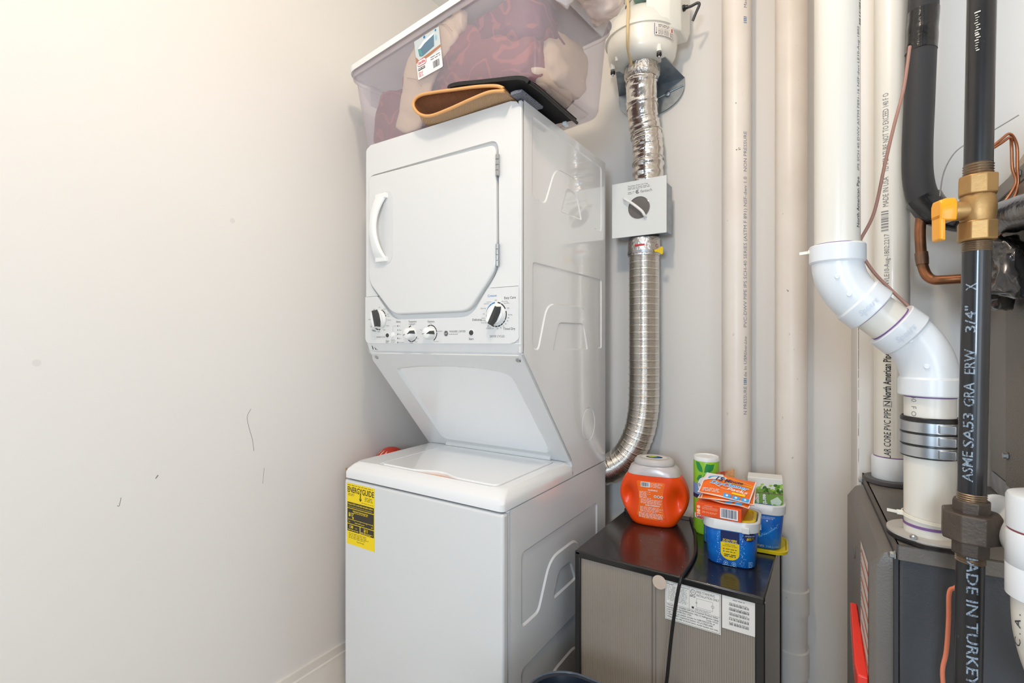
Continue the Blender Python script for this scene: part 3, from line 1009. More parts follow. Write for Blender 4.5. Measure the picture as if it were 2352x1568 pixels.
d.small_print(-.2945, .6345, -.2815, .6400, 2, INK, 1, .5, 0)
pts = [(-.2790, .6345), (-.2420, .6345), (-.2420, .6130), (-.2790, .6130)]
for a, b in zip(pts, pts[1:] + pts[:1]): d.stroke([a, b], .0004, INK, 1)
d.ring(-.2420, .6240, .0028, .0006, INK, 1); d.ring(-.2790, .6240, .0018, .0005, INK, 2)
d.rect(-.2900, .6075, -.2850, .6125, INK, 1); d.small_print(-.282, .6055, -.245, .6105, 2, INK_GREY, 1, .4)
for i, s in enumerate(('This product complies with the Consumer Product Safety', 'Improvement Act-2008(Section 14(a) (1) Refrigerator Safety', 'Act-1956 16CFR Part 1750.                       Code 14 SG', 'Call 1-800 to obtain access to CERTIFICATE of', 'CONFORMITY required by Section 102 of CPSIA-2008.', 'When calling, refer to brand name, model number and code.')):
    d.text(s, -.3495, .5990 - i * .0058, INK, h=.0036, w=(.120, .121, .119, .112, .108, .120)[i], bold=.012)
d.poly([(-.2212, .6590), (-.1450, .6590), (-.1450, .5822), (-.2212, .5822)], PAPER)
d.small_print(-.198, .6515, -.172, .6545, 1, INK_GREY, 1, .5)
for i in range(5):
    z = .6410 - i * .0112
    d.barcode(-.2060, z - .0025, -.1630, z + .0025, INK, 1, 30, seed=i + 2)
    d.small_print(-.206, z + .0028, -.163, z + .0052, 1, INK_GREY, 1, .5, .1, seed=i)
lab = d.build('rating_label', fg); lab['label'] = 'white printed rating labels'
st = Decal(on_xz(0, 0, FY0 - .0008))
st.circ(-.3670, .6520, .0175, mat('clear_sticker', (205, 186, 168), .25), 0)
st.stroke([(-.382, .655), (-.370, .650), (-.356, .638)], .0005, mat('sticker_crease', (180, 165, 150), .4), 1)
st.build('round_sticker', fg)
cord = catmull([(-.392, 1.668, .60), (-.390, 1.660, .672), (-.3865, 1.652, .6845), (-.352, 1.55, .6832), (-.328, 1.46, .6832), (-.3135, 1.39, .6832), (-.309, 1.32, .6835), (-.3095, 1.26, .685), (-.310, 1.236, .683), (-.3135, 1.226, .668), (-.322, 1.226, .62), (-.333, 1.228, .54), (-.342, 1.228, .45), (-.350, 1.229, .36), (-.352, 1.23, .2), (-.33, 1.19, .03), (-.28, 1.12, .006)], 8)
tag(build('power_cord', MB().tube(cord, .0042, 12), mat('cord_black', (24, 23, 23), .4)), 'black power cord running over the fridge top and down its back', 'cord')

# ------------------------------------------------------------------ items on the fridge
FT = FZ + .0002
# orange tub of laundry pods
TO = mat('tub_orange', (250, 78, 10), .33, coat=.15)
TGR = mat('tub_lid_grey', (196, 190, 186), .35)
tb = thing('detergent_tub', 'orange laundry pod tub with grey lid standing on the mini fridge', 'tub', (-.483, 1.580, FT), (0, 0, R(9)))
def tub_w(z):       # half width of the tub in side outline
    t = (z - .092) / .105
    return .1065 * max(.0, 1 - abs(t) ** 2.6) ** .5 if abs(t) < 1 else 0
rings = []
NP = 64
zs = [0, .004, .012, .03, .05, .07, .09, .11, .13, .15, .158]
def tub_ring(z, scale=1.0):
    w = {0: .062, .004: .068}.get(z, None)
    if w is None:
        w = .068 + (.1065 - .068) * math.sin(min(1, (z - .004) / .086) * math.pi / 2) if z <= .09 else .1065 - .0265 * ((z - .09) / .068) ** 2
    dpt = .052 if z > .004 else (.046 if z == 0 else .050)
    ring = []
    for i in range(NP):
        a = 2 * math.pi * i / NP
        c, s = math.cos(a), math.sin(a)
        x = w * math.copysign(abs(c) ** .62, c); y = dpt * math.copysign(abs(s) ** .62, s)
        # finger dents at both sides of the label
        if y < 0:
            for sx in (-1, 1):
                dx = (x - sx * .073) / .020; dz = (z - .083) / .038
                y += .026 * math.exp(-(dx * dx + dz * dz) * 1.1)
        ring.append(Vector((x * scale, y * scale, z)))
    return ring
zz = [0, .004] + [.012 + .0073 * i for i in range(21)]
build('tub_body', MB().loft([tub_ring(z) for z in zz]), TO, tb, world=False, sharp=60)
def oval(w, dpt, z, p=.7):
    return [Vector((w * math.copysign(abs(math.cos(a)) ** p, math.cos(a)), dpt * math.copysign(abs(math.sin(a)) ** p, math.sin(a)), z)) for a in [2 * math.pi * i / 64 for i in range(64)]]
wtop = .1065 - .0265 * ((.158 - .09) / .068) ** 2
build('collar', MB().loft([oval(wtop + .001, .053, .157, .62), oval(wtop - .002, .053, .165, .65), oval(.073, .050, .178, .75), oval(.060, .047, .186, .85), oval(.058, .045, .188, .9)]), mat('tub_collar', (208, 200, 198), .28, .15), tb, world=False, sharp=50)
lidp = build('lid', MB().loft([oval(.062, .050, .187, .9), oval(.0625, .0505, .190, .9), oval(.061, .049, .197, .95), oval(.055, .044, .204, 1), oval(.053, .042, .2055, 1)]), TGR, tb, world=False, sharp=35)
d = Decal(lambda x, y, h: Vector((x, y, .2055 + h)))
d.circ(0, 0, .040, PAPER, 0, ry=.031); d.circ(0, 0, .026, INK_NAVY, 1, ry=.017); d.circ(-.006, .003, .014, mat('lime', (180, 205, 60), .5), 2, ry=.010); d.circ(.009, -.004, .009, INK_BLUE, 2, ry=.006)
d.build('lid_sticker', tb, world=False)
ORL = mat('label_orange', (255, 112, 22), .4)
def on_tub(x, z, h):
    ring = tub_ring(min(max(z, .004), .158))
    best = min((p for p in ring if p.y < 0), key=lambda p: abs(p.x - x))
    # interpolate the front outline at x
    fr2 = sorted([p for p in ring if p.y < 0], key=lambda p: p.x)
    for a, b in zip(fr2, fr2[1:]):
        if a.x <= x <= b.x:
            t = (x - a.x) / max(1e-6, b.x - a.x)
            return Vector((x, a.y + (b.y - a.y) * t - h - .0003, z))
    return Vector((x, best.y - h, z))
d = Decal(on_tub, step=.0003, base=.0005, cut=(0, .004))
lv_ = []
for k in range(23):
    z = .022 + .118 * k / 22
    hw = .036 + .010 * abs((z - .083) / .06) ** 2
    if k == 0: hw = .020
    if k == 1: hw = .032
    if k == 22: hw = .040
    lv_.append((hw, z))
vs = []; fs = []
for hw, z in lv_:
    for j in range(11): vs.append((-.004 + hw * (j / 5 - 1), z))
for i in range(22):
    for j in range(10): fs.append((i * 11 + j, i * 11 + j + 1, (i + 1) * 11 + j + 1, (i + 1) * 11 + j))
d.put(vs, fs, ORL, 0)
d.rect(-.034, .1220, -.006, .1375, INK_WHITE, 1, 4, 2); d.barcode(-.032, .1240, -.009, .1360, INK, 2, 14)
d.text('WARNING', .002, .1115, INK_WHITE, h=.0042, align='c', lv=1, bold=.02)
d.text('AVERTISSEMENT', .002, .0640, INK_WHITE, h=.0042, align='c', lv=1, bold=.02)
d.small_print(-.004, .1220, .034, .1370, 4, INK_WHITE, 1, .3, .3, seed=3)
d.small_print(-.038, .0860, -.000, .1085, 7, INK_WHITE, 1, .32, .5, seed=4); d.small_print(-.034, .0700, .032, .0850, 5, INK_WHITE, 1, .35, .15, seed=8)
d.small_print(-.036, .0440, .034, .0615, 5, INK_WHITE, 1, .32, .3, seed=5); d.small_print(-.040, .0260, .038, .0430, 5, INK_WHITE, 1, .36, .1, seed=6)
for k, x in enumerate((.010, .0195, .029)):
    d.circ(x, .0955, .0040, INK_WHITE, 1); d.circ(x, .0955, .0022, INK if k == 1 else mat('tan_ink', (200, 90, 40), .5), 2)
lab = d.build('back_label', tb, world=False)

# carpet powder canister
cn = thing('air_freshener_can', 'tall green canister with round white febreze badge behind the orange packets', 'can', (-.326, 1.585, FT))
GR1 = mat('can_green', (148, 205, 50), .35); GR2 = mat('can_leaf', (46, 150, 80), .35); LBL = mat('can_blue', (120, 165, 215), .35)
cc = (-.326, 1.585)
build('can_body', MB().lathe([(.034, 0), (.0365, .004), (.0365, .219), (.0358, .221)], (*cc, FT), 48), GR1, cn, sharp=50)
build('cap', MB().lathe([(.0368, .217), (.0368, .226), (.0350, .229), (.0325, .229), (.031, .2265), (.001, .2265)], (*cc, FT), 48), PLASTIC_W, cn, sharp=40)
fac = math.atan2(-cc[1], -cc[0])
def on_can(x, z, h): 
    a = fac + x / .0365
    return Vector((cc[0] + (.0365 + h) * math.cos(a), cc[1] + (.0365 + h) * math.sin(a), FT + z))
d = Decal(on_can, cut=(0, .0035))
d.rect(-.055, .118, .055, .150, LBL, 0, 24, 1); d.rect(-.055, .106, .055, .118, INK_NAVY, 0, 24, 1)
def leaf(pts, m, lv=0): d.poly(pts, m, lv)
leaf([(-.034, .215), (-.020, .214), (-.012, .200), (-.010, .186), (-.020, .187), (-.028, .195)], GR2)
leaf([(-.006, .186), (-.004, .200), (.000, .212), (.012, .210), (.024, .211), (.020, .196), (.010, .187)], GR2)
leaf([(-.008, .178), (.002, .181), (.016, .180), (.026, .172), (.016, .166), (.004, .170)], GR2)
leaf([(-.030, .162), (-.022, .176), (-.012, .178), (-.016, .166), (-.022, .156)], GR2)
d.circ(.000, .147, .0265, INK_NAVY, 1, ry=.0280); d.circ(.000, .147, .0255, INK_WHITE, 2, ry=.0270)
d.text('febreze', -.001, .142, INK_NAVY, w=.044, h=.0105, lv=3, align='c')
d.text('ORIGINAL', -.004, .1095, INK_WHITE, h=.0045, lv=1, align='c'); d.small_print(-.018, .1070, .012, .1085, 1, INK_WHITE, 1, .5)
leaf([(-.026, .098), (-.018, .102), (-.010, .094), (-.016, .084), (-.025, .088)], GR2, 1)
for k in range(5):
    d.ring(-.024 + .007 * k, .078 + .004 * (k % 2), .0042, .0022, INK_YELLOW, 1, 20, 330, 14)
leaf([(-.006, .080), (.004, .088), (.014, .082), (.006, .074)], GR2, 1)
d.rect(-.040, .046, .030, .060, INK_WHITE, 1, 12, 1); d.text('Gain', -.018, .0475, INK_RED, h=.0112, lv=2, align='c', bold=.04)
d.rect(-.012, .036, .020, .045, GR2, 1, 6, 1); d.small_print(-.010, .037, .018, .044, 2, INK_WHITE, 2, .4)
d.build('printed_wrap', cn)

# light blue spray bottle
bt = thing('spray_bottle', 'light blue bottle half hidden behind the blue cleaner tub', 'bottle', (-.292, 1.512, FT))
BLU = mat('bottle_blue', (40, 150, 205), .3)
cb = (-.292, 1.512)
build('bottle_body', MB().lathe([(.022, 0), (.025, .003), (.025, .082), (.023, .094), (.016, .103), (.010, .107), (.010, .112)], (*cb, FT), 36), BLU, bt, sharp=50)
build('cap', MB().lathe([(.0115, .110), (.0115, .126), (.010, .128)], (*cb, FT), 24), INK_NAVY, bt, sharp=40)
f2 = math.atan2(-cb[1], -cb[0])
d = Decal(lambda x, z, h: Vector((cb[0] + (.025 + h) * math.cos(f2 + x / .025), cb[1] + (.025 + h) * math.sin(f2 + x / .025), FT + z)), cut=(0, .003))
d.rect(-.035, .022, -.006, .062, mat('bottle_label', (20, 120, 175), .4), 0, 8, 1); d.small_print(-.026, .026, -.008, .060, 7, mat('pale_blue_ink', (170, 215, 235), .5), 1, .35)
d.rect(-.044, .0, -.036, .045, mat('magenta_ink', (190, 40, 120), .5), 1, 4, 1); d.text('Su', -.022, .070, INK_WHITE, h=.009, bold=.03)
d.build('bottle_label', bt)

# rounded square cleaner tubs
TBLUE = mat('tub_blue', (10, 92, 190), .3, coat=.2, var=(22, .8), rgb2=(30, 140, 222))
RIMW = mat('tub_rim_white', (228, 228, 226), .35)
YL = mat('lid_yellow', (238, 208, 20), .4)
def sq(w, dpt, r, z, n=8):
    return [Vector((p[0], p[1], z)) for p in rrect(-w, w, -dpt, dpt, r, n)]
def cleaner_tub(label, loc, rz, H, w0, w1):
    t = thing('cleaner_tub', label, 'tub', loc, (0, 0, R(rz)), 'blue stain remover tubs on the mini fridge')
    build('tub_body', MB().loft([sq(w0 - .004, w0 - .004, .026, 0), sq(w0, w0, .028, .004), sq(w1, w1, .030, H - .026), sq(w1 - .003, w1 - .003, .030, H - .006)]), TBLUE, t, world=False, sharp=50)
    rm = MB()
    rm.loft([sq(w1 + .001, w1 + .001, .031, H - .027), sq(w1 + .0045, w1 + .0045, .034, H - .025), sq(w1 + .0055, w1 + .0055, .034, H - .002), sq(w1 + .004, w1 + .004, .033, H), sq(w1 - .001, w1 - .001, .030, H), sq(w1 - .002, w1 - .002, .030, H - .010), sq(w1 - .01, w1 - .01, .028, H - .010)])
    build('rim', rm, RIMW, t, world=False, sharp=40)
    return t
H1 = .120
t1 = cleaner_tub('blue cleaner tub with scan here label, front one, orange packets on top', (-.2275, 1.4245, FT), 4, H1, .0565, .0625)
build('lid', MB().loft([sq(.058, .058, .028, H1 - .009), sq(.058, .058, .028, H1 - .001), sq(.055, .055, .026, H1 + .001), sq(.050, .050, .024, H1 + .001), sq(.049, .049, .024, H1 - .003)]), YL, t1, world=False, sharp=40)
build('opening_tab', MB().box(.028, .046, -.0715, -.066, H1 - .026, H1 - .010), RIMW, t1, world=False, bevel=.002)
def tub_face(w0, w1, H):
    def f(x, z, h):
        w = w0 + (w1 - w0) * z / (H - .026)
        r = .029
        s = w - r            # straight half length; past it the print wraps round the corner
        L = math.pi * r / 2
        if abs(x) <= s: return Vector((x, -w - h, z))
        sg = 1 if x > 0 else -1
        k = abs(x) - s
        if k <= L:
            a = k / r
            return Vector((sg * (s + (r + h) * math.sin(a)), -(s + (r + h) * math.cos(a)), z))
        return Vector((sg * (w + h), -s + (k - L), z))
    return f
SKY = mat('sky_blue_ink', (60, 165, 235), .4)
def wrect(d, x0, y0, x1, y1, m, lv): d.rect(x0, y0, x1, y1, m, lv, max(1, int(abs(x1 - x0) / .004)), 1)
d = Decal(tub_face(.0565, .0625, H1), cut=(0, .0035))
q = random.Random(11)
for k in range(110):
    x = -.027 + q.gauss(0, .003) if k % 2 else .029 + q.gauss(0, .003)
    d.circ(x, q.uniform(.006, .088), q.uniform(.0003, .0009), mat('bubble_white', (190, 225, 250), .4), 1, n=8)
wrect(d, -.022, .062, .022, .0915, INK_NAVY, 1)
d.text('SCAN HERE', 0, .0660, INK_YELLOW, h=.0050, w=.033, align='c', lv=2, bold=.03); d.small_print(-.018, .0625, .018, .0648, 1, INK_WHITE, 2, .5, 0)
yp = [(-.022, .062), (-.022, .036)] + [(-.022 * math.cos(R(9 * i)), .036 - .019 * math.sin(R(9 * i))) for i in range(1, 20)] + [(.022, .036), (.022, .062)]
d.poly(yp, INK_YELLOW, 1)
d.text('SHARE YOUR', 0, .0555, INK, h=.0028, align='c', lv=2); d.text('OXICLEAN STORY!', 0, .0515, INK, h=.0028, align='c', lv=2)
for z in (.0450, .0385): d.circ(-.0145, z, .0018, INK_RED if z > .04 else INK_BLUE, 2); d.small_print(-.010, z - .0014, .016, z + .0014, 1, INK, 2, .6, .15, seed=int(z * 1e4))
d.small_print(-.014, .0245, .014, .0330, 2, INK, 2, .5, .1)
d.circ(.046, .083, .0165, INK_NAVY, 1, ry=.0115); d.text("AMERICA'S", .047, .0845, INK_WHITE, h=.0034, align='c', lv=2); d.text('#1', .0385, .0760, INK_YELLOW, h=.0062, lv=2, bold=.03); d.small_print(.047, .0755, .058, .0820, 2, mat('gold_ink', (150, 130, 40), .5), 2, .5, 0)
for x in (-.010, .009): d.ring(x, .0085, .0046, .0010, mat('pale_sky_ink', (150, 205, 245), .4), 1); d.circ(x, .0085, .002, mat('pale_sky_ink', (150, 205, 245), .4), 1)
d.small_print(-.018, .0015, .016, .0040, 1, mat('pale_sky_ink', (150, 205, 245), .4), 1, .5)
d.small_print(.043, .004, .056, .020, 5, mat('pale_sky_ink', (150, 205, 245), .4), 1, .4)
wrect(d, .078, .034, .112, .054, INK_WHITE, 1); d.text('Oxi', .082, .036, INK_NAVY, h=.014, lv=2, bold=.04, rot=8)
wrect(d, .084, .018, .114, .030, INK_YELLOW, 1); d.text('Clean', .088, .021, INK_NAVY, h=.006, lv=2, bold=.04, rot=8)
wrect(d, -.078, .010, -.072, .088, INK_WHITE, 1); d.small_print(-.0775, .03, -.0725, .086, 9, INK, 2, .4); wrect(d, -.078, .035, -.072, .045, INK_YELLOW, 2)
d.build('printed_wrap', t1, world=False)

H2 = .112
lb = thing('tub_lid', 'yellow rounded square lid lying under the rear blue tub', 'lid', (-.1745, 1.566, FT), (0, 0, R(5)))
build('lid_plate', MB().loft([sq(.060, .060, .030, 0), sq(.066, .066, .033, .002), sq(.067, .067, .033, .010), sq(.064, .064, .031, .011), sq(.060, .060, .030, .006)]), YL, lb, world=False, sharp=40)
t2 = cleaner_tub('rear blue cleaner tub on a yellow lid holding a leafy green carton', (-.1745, 1.566, FT + .0065), 5, H2 + .012, .049, .0565)
d = Decal(tub_face(.049, .0565, H2 + .012), cut=(0, .0035))
q = random.Random(12)
for k in range(90):
    t = q.random(); x = -.02 + .065 * t + q.gauss(0, .003); z = .030 + .045 * t ** 1.6 + q.gauss(0, .003)
    d.circ(x, z, q.uniform(.0003, .0008), mat('bubble_white', (190, 225, 250), .4), 1, n=8)
d.stroke([(-.02, .026), (.0, .036), (.02, .048), (.04, .066)], .003, SKY, 0)
wrect(d, -.034, .050, -.014, .078, INK_NAVY, 1); d.text('Oxi', -.033, .053, INK_WHITE, h=.016, lv=2, bold=.04)
wrect(d, -.026, .036, -.002, .048, INK_YELLOW, 1); d.text('65', -.015, .0385, INK_NAVY, h=.0055, lv=2, bold=.03)
d.text('FOR ALL MACHINES', .016, .0895, INK_WHITE, h=.0030, align='c', lv=1); d.text('INCLUDING HE', .016, .0855, INK_WHITE, h=.0030, align='c', lv=1); d.circ(.016, .0805, .0022, INK_WHITE, 1)
d.small_print(-.012, .006, .010, .012, 2, INK_YELLOW, 1, .4); d.text('3 LB (1.37kg)', .014, .0070, mat('pale_sky_ink', (150, 205, 245), .4), h=.0045, lv=1)
d.build('printed_wrap', t2, world=False)
# leafy carton standing in the rear tub
ct = thing('leafy_carton', 'white carton with green leaves standing in the rear blue tub', 'carton', (-.1620, 1.566, FT + .096), (0, R(-1.5), R(6)))
build('carton_body', MB().box(-.0435, .0435, -.028, .028, 0, .100), mat('carton_white', (232, 232, 226), .45), ct, world=False, bevel=.0015)
d = Decal(lambda x, z, h: Vector((max(-.0432, min(.0432, x)), -.028 - h, z)))
q = random.Random(3)
LG = [mat('leaf_dark', (62, 112, 30), .5), mat('leaf_mid', (110, 165, 40), .5), mat('leaf_light', (160, 205, 70), .5)]
d.rect(-.040, .0, .0455, .070, mat('carton_green', (120, 160, 60), .5), 0); d.poly([(.012, .040), (.030, .052), (.040, .040), (.032, .022), (.016, .020)], mat('carton_pale', (215, 228, 205), .5), 1)
def leaf2(x, z, l, a, m, lv):
    c, s = math.cos(a), math.sin(a)
    pts = [(0, 0), (.3, .28), (.7, .22), (1, 0), (.7, -.22), (.3, -.28)]
    d.poly([(x + l * (u * c - v * s), z + l * (u * s + v * c)) for u, v in pts], m, lv)
for k in range(30):
    leaf2(-.014 + .058 * q.random(), .066 + .016 * q.random(), q.uniform(.008, .014), q.uniform(-2.6, .6), LG[k % 3], 2)
for k in range(16):
    leaf2(.002 + .036 * q.random(), .012 + .016 * q.random(), q.uniform(.008, .012), q.uniform(0, 6.2), LG[k % 3], 2)
d.rect(-.020, .058, .0455, .0605, mat('carton_line', (120, 105, 80), .5), 3)
d.text('earth', -.006, .0560, INK_WHITE, h=.0100, rot=-90, lv=4, bold=.03); d.text('essentials', -.022, .0560, INK_WHITE, h=.0085, rot=-90, lv=4, bold=.03)
d.build('leaf_print', ct, world=False)
# clear film scrap behind the packets
fl = MB()
for i in range(7):
    for j in range(7):
        fl.v.append(Vector((-.245 + .011 * i, 1.618 + .006 * math.sin(i * 1.3 + j), FT + .118 + .008 * j + .007 * math.sin(i * 1.9 + j * .8))))
for i in range(6):
    for j in range(6):
        fl.f.append((i * 7 + j, (i + 1) * 7 + j, (i + 1) * 7 + j + 1, i * 7 + j + 1)); fl.m.append(0)
fo = build('plastic_film', fl, clear_plastic('clear_film', (235, 235, 235), .80, .1))
fo.modifiers.new('thickness', 'SOLIDIFY').thickness = .0004
tag(fo, 'crumpled clear plastic film sticking up behind the leafy carton', 'film')
# orange carton lying across the front tub
ORG = mat('carton_orange', (236, 84, 22), .4)
ob = thing('orange_carton', 'flat orange carton with a barcode lying on the front blue tub', 'carton', (-.2440, 1.4150, FT + H1 + .0015), (0, R(0), R(-1)))
build('carton_body', MB().box(-.060, .050, -.060, .060, 0, .032), ORG, ob, world=False, bevel=.001)
d = Decal(lambda x, z, h: Vector((x, -.060 - h, z)))
d.rect(.0, .003, .042, .029, INK_WHITE, 1); d.barcode(.003, .006, .039, .0275, INK_NAVY, 2, 22)
d.small_print(-.044, .017, -.004, .025, 4, mat('peach_ink', (250, 190, 150), .5), 1, .3, .2); d.small_print(-.044, .008, -.006, .013, 2, mat('peach_ink', (250, 190, 150), .5), 1, .35, .2); d.text('For Best Results', -.038, .0265, INK_WHITE, h=.002, lv=1)
for z in (.022, .012): d.circ(-.053, z, .0042, mat('peach_ink', (250, 190, 150), .5), 1)
d.rect(-.057, .003, -.049, .007, mat('peach_ink', (250, 190, 150), .5), 1)
d.build('printed_end', ob, world=False)
# stain packets piled on the carton
PKO = mat('packet_orange', (244, 106, 28), .38, var=(30, .5), rgb2=(250, 140, 40)); PKW = mat('packet_white', (232, 226, 222), .4)
def packet(label, loc, rot, seed, front):
    t = thing('cleaner_packet', label, 'packet', loc, rot, 'orange cleaner packets piled on the front tub')
    mb = MB()
    nx, ny = 22, 14
    w, h = .064, .043
    q = random.Random(seed)
    ph = [q.uniform(0, 6) for _ in range(4)]
    def Z(x, y):
        u, v = x / w, y / h
        e = max(0, (1 - u ** 4) * (1 - v ** 4))
        return .0035 * e + .0014 * math.sin(u * 5 + ph[0]) * math.cos(v * 4 + ph[1]) + .0022 * (u * u) * math.sin(v * 3 + ph[2])
    for s in (1, -1):
        o = len(mb.v)
        for i in range(nx + 1):
            for j in range(ny + 1):
                x = -w + 2 * w * i / nx; y = -h + 2 * h * j / ny
                e = max(0, (1 - (x / w) ** 4) * (1 - (y / h) ** 4))
                mb.v.append(Vector((x, y, Z(x, y) + (0 if s == 1 else -.0042 * e - .0004))))
        for i in range(nx):
            for j in range(ny):
                a = o + i * (ny + 1) + j
                mb.f.append((a, a + ny + 1, a + ny + 2, a + 1)); mb.m.append(0)
    build('pouch', mb, [PKO], t, world=False, recalc=False)
    d = Decal(lambda x, y, hh: Vector((x, y, Z(x, y) + hh + .0006)), step=.0004, base=.0006, cut=(0, .005))
    d.rect(-w, -h, -w + .003, h, PKW, 0, 1, 12); d.rect(-w, -h, w, -h + .003, PKW, 0, 22, 1); d.rect(w - .003, -h, w, h, PKW, 0, 1, 12)
    if front:
        pts = [(-.064, .043), (-.020, .043), (-.018, .034), (-.006, .031), (-.008, .024), (-.040, .014), (-.058, .004), (-.062, -.004)]
        d.poly(pts, PKW, 1)
        d.ring(-.030, .018, .020, .005, SKY, 2, 20, 200, 24, ry=.012)
        d.text('15', -.033, .014, INK_NAVY, h=.0150, lv=4, bold=.02, shear=.25); d.text('Minute', -.010, .0135, INK_NAVY, h=.0115, w=.046, lv=4, bold=.02, shear=.25)
        d.text('DryCleaner', -.042, -.002, SKY, h=.0125, w=.094, lv=4, bold=.02, shear=.25); 
        d.text('DryCleaner', -.0425, -.0026, INK_WHITE, h=.0130, w=.096, lv=3, bold=.06, shear=.25)
        d.text('Packs', .004, -.0155, INK_WHITE, h=.0095, w=.050, lv=4, bold=.01, shear=.25)
        for k in range(4): d.stroke([(-.02 + .02 * i, .030 - .004 * k + .003 * math.sin(i * 1.2 + k) - .002 * i) for i in range(5)], .0016, (INK_YELLOW, PKO, mat('amber_ink', (252, 170, 40), .4), INK_YELLOW)[k], 1)
        d.stroke([(-.04 + .01 * i, -.004 - .0016 * i + .004 * math.cos(i * .9)) for i in range(10)], .0022, mat('packet_peach', (252, 190, 150), .4), 1)
        d.small_print(-.056, -.034, -.010, -.020, 3, PKW, 1, .45, .2)
        d.rect(.018, -.025, .050, -.0185, INK_YELLOW, 2, 4, 1)
        for k in range(3): d.poly(round_poly([(.000 + .022 * k, -.041), (.018 + .022 * k, -.041), (.018 + .022 * k, -.029), (.000 + .022 * k, -.029)], .003, 2), SKY, 2); d.circ(.009 + .022 * k, -.035, .003, INK_WHITE, 3)
    else:
        for k in range(2): d.rect(.005 + .024 * k, -.041, .022 + .024 * k, -.030, SKY, 2, 3, 2)
    d.build('packet_print', t, world=False)
    return t
zt = FT + H1 + .0345
packet('orange packet with blue corner lying lowest in the pile on the carton', (-.2370, 1.412, zt + .0095), (R(7), R(1), R(-7)), 4, False)
packet('orange packet second from the bottom, turned askew in the pile', (-.2350, 1.414, zt + .0205), (R(15), R(-1), R(3)), 9, False)
packet('top orange packet reading 15 Minute DryCleaner with white corner', (-.2390, 1.416, zt + .0340), (R(25), R(3), R(-5)), 2, True)
# red and cream packet standing behind
rp = MB()
rp.loft([[Vector(p) for p in ((-.300, 1.560, FT + .100), (-.248, 1.578, FT + .100), (-.250, 1.586, FT + .100), (-.302, 1.568, FT + .100))],
         [Vector(p) for p in ((-.300, 1.560, FT + .150), (-.246, 1.578, FT + .150), (-.248, 1.588, FT + .150), (-.302, 1.570, FT + .150))],
         [Vector(p) for p in ((-.294, 1.564, FT + .186), (-.246, 1.580, FT + .200), (-.247, 1.583, FT + .200), (-.295, 1.567, FT + .186))]])
rp.loft([[Vector(p) for p in ((-.300, 1.560, FT), (-.255, 1.575, FT), (-.256, 1.583, FT), (-.302, 1.566, FT))], [Vector(p) for p in ((-.300, 1.560, FT + .100), (-.248, 1.578, FT + .100), (-.250, 1.586, FT + .100), (-.302, 1.568, FT + .100))]], caps=False)
tag(build('snack_packet', rp, mat('packet_red', (188, 60, 48), .3, var=(38, 1.0), rgb2=(238, 205, 140))), 'red and cream patterned packet standing behind the orange packets', 'packet')

# ------------------------------------------------------------------ dryer duct, lint trap and duct fan on the back wall
DX, DY, DRR = -.576, 1.762, .0535
fx = thing('flexible_duct', 'ribbed aluminium flexible duct bending behind the washer dryer', 'duct', (DX, DY, .75))
path = [(DX, DY, 1.612), (DX, DY, 1.30), (DX, DY, 1.10), (DX - .004, DY, 1.00), (DX - .022, DY, .915), (DX - .060, DY, .838), (DX - .11, DY, .79), (DX - .165, DY, .765), (DX - .24, DY, .75), (DX - .33, DY, .745)]
cl = catmull(path, 16)
# resample evenly, one crest every 5 mm
def resample(pts, step):
    out = [pts[0]]; acc = 0
    for a, b in zip(pts, pts[1:]):
        L = (b - a).length; t = step - acc
        while t <= L:
            out.append(a + (b - a) * (t / L)); t += step
        acc = (acc + L) % step if True else 0
    return out
even = resample(cl, .00125)
prf = [0, .0011, .0004, .0017]
rs = []
for i in range(len(even)):
    z = even[i].z
    big = .0022 if (i // 4) % 5 == 0 else .0
    rs.append(DRR - .0016 + (0.0, .0012, .0020, .0012)[i % 4] + big * (.5 if z > 1.2 else 1))
build('corrugated_tube', MB().tube(even, rs, 40), FLEXM, fx, sharp=70)
build('duct_collar', MB().lathe([(.0545, 1.572), (.0552, 1.573), (.0552, 1.618), (.0545, 1.624)], (DX, DY, 0), 40, caps=False), STEEL, fx, sharp=40)
ft = MB().lathe([(.0560, 1.560), (.0568, 1.566), (.0572, 1.585), (.0562, 1.600), (.0566, 1.612), (.0558, 1.622)], (DX, DY, 0), 48, caps=False)
ft.jitter(.0012, 60, 2)
build('foil_tape_wrap', ft, FOILTAPE, fx, sharp=60)
fcam = math.atan2(-DY, -DX)
d = Decal(on_pipe(DX, DY, .0572, fcam, 0))
d.cut = (0, .005)
d.fn = lambda x, y, h: Vector((DX + (.0578 + h) * math.cos(fcam + x / .0578), DY + (.0578 + h) * math.sin(fcam + x / .0578), 1.560 + y))
d.text('S-P/1819-FX', -.046, .006, INK_RED, h=.0085, bold=.03); d.rect(-.034, .030, .002, .036, INK_RED, 0, 10, 1); d.ring(.052, .030, .006, .0015, INK_RED)
d.build('tape_lettering', fx)
clampy = MB().lathe([(.0575, 1.567), (.0585, 1.567), (.0585, 1.576), (.0575, 1.576)], (DX, DY, 0), 40, caps=False)
wing = build('duct_clamp', clampy, STEEL, fx)
wp = Vector((DX + .052, DY - .034, 1.571))
wg = MB()
wg.prism(round_poly([(-.004, -.004), (.008, -.005), (.022, -.016), (.026, -.012), (.026, .010), (.021, .014), (.008, .005), (-.004, .004)], .003, 3), 'y', -.002, .002)
wg.v = [p + wp for p in wg.v]
build('wing_key', wg, mat('key_yellow', (232, 196, 20), .4), wing, bevel=.0008)

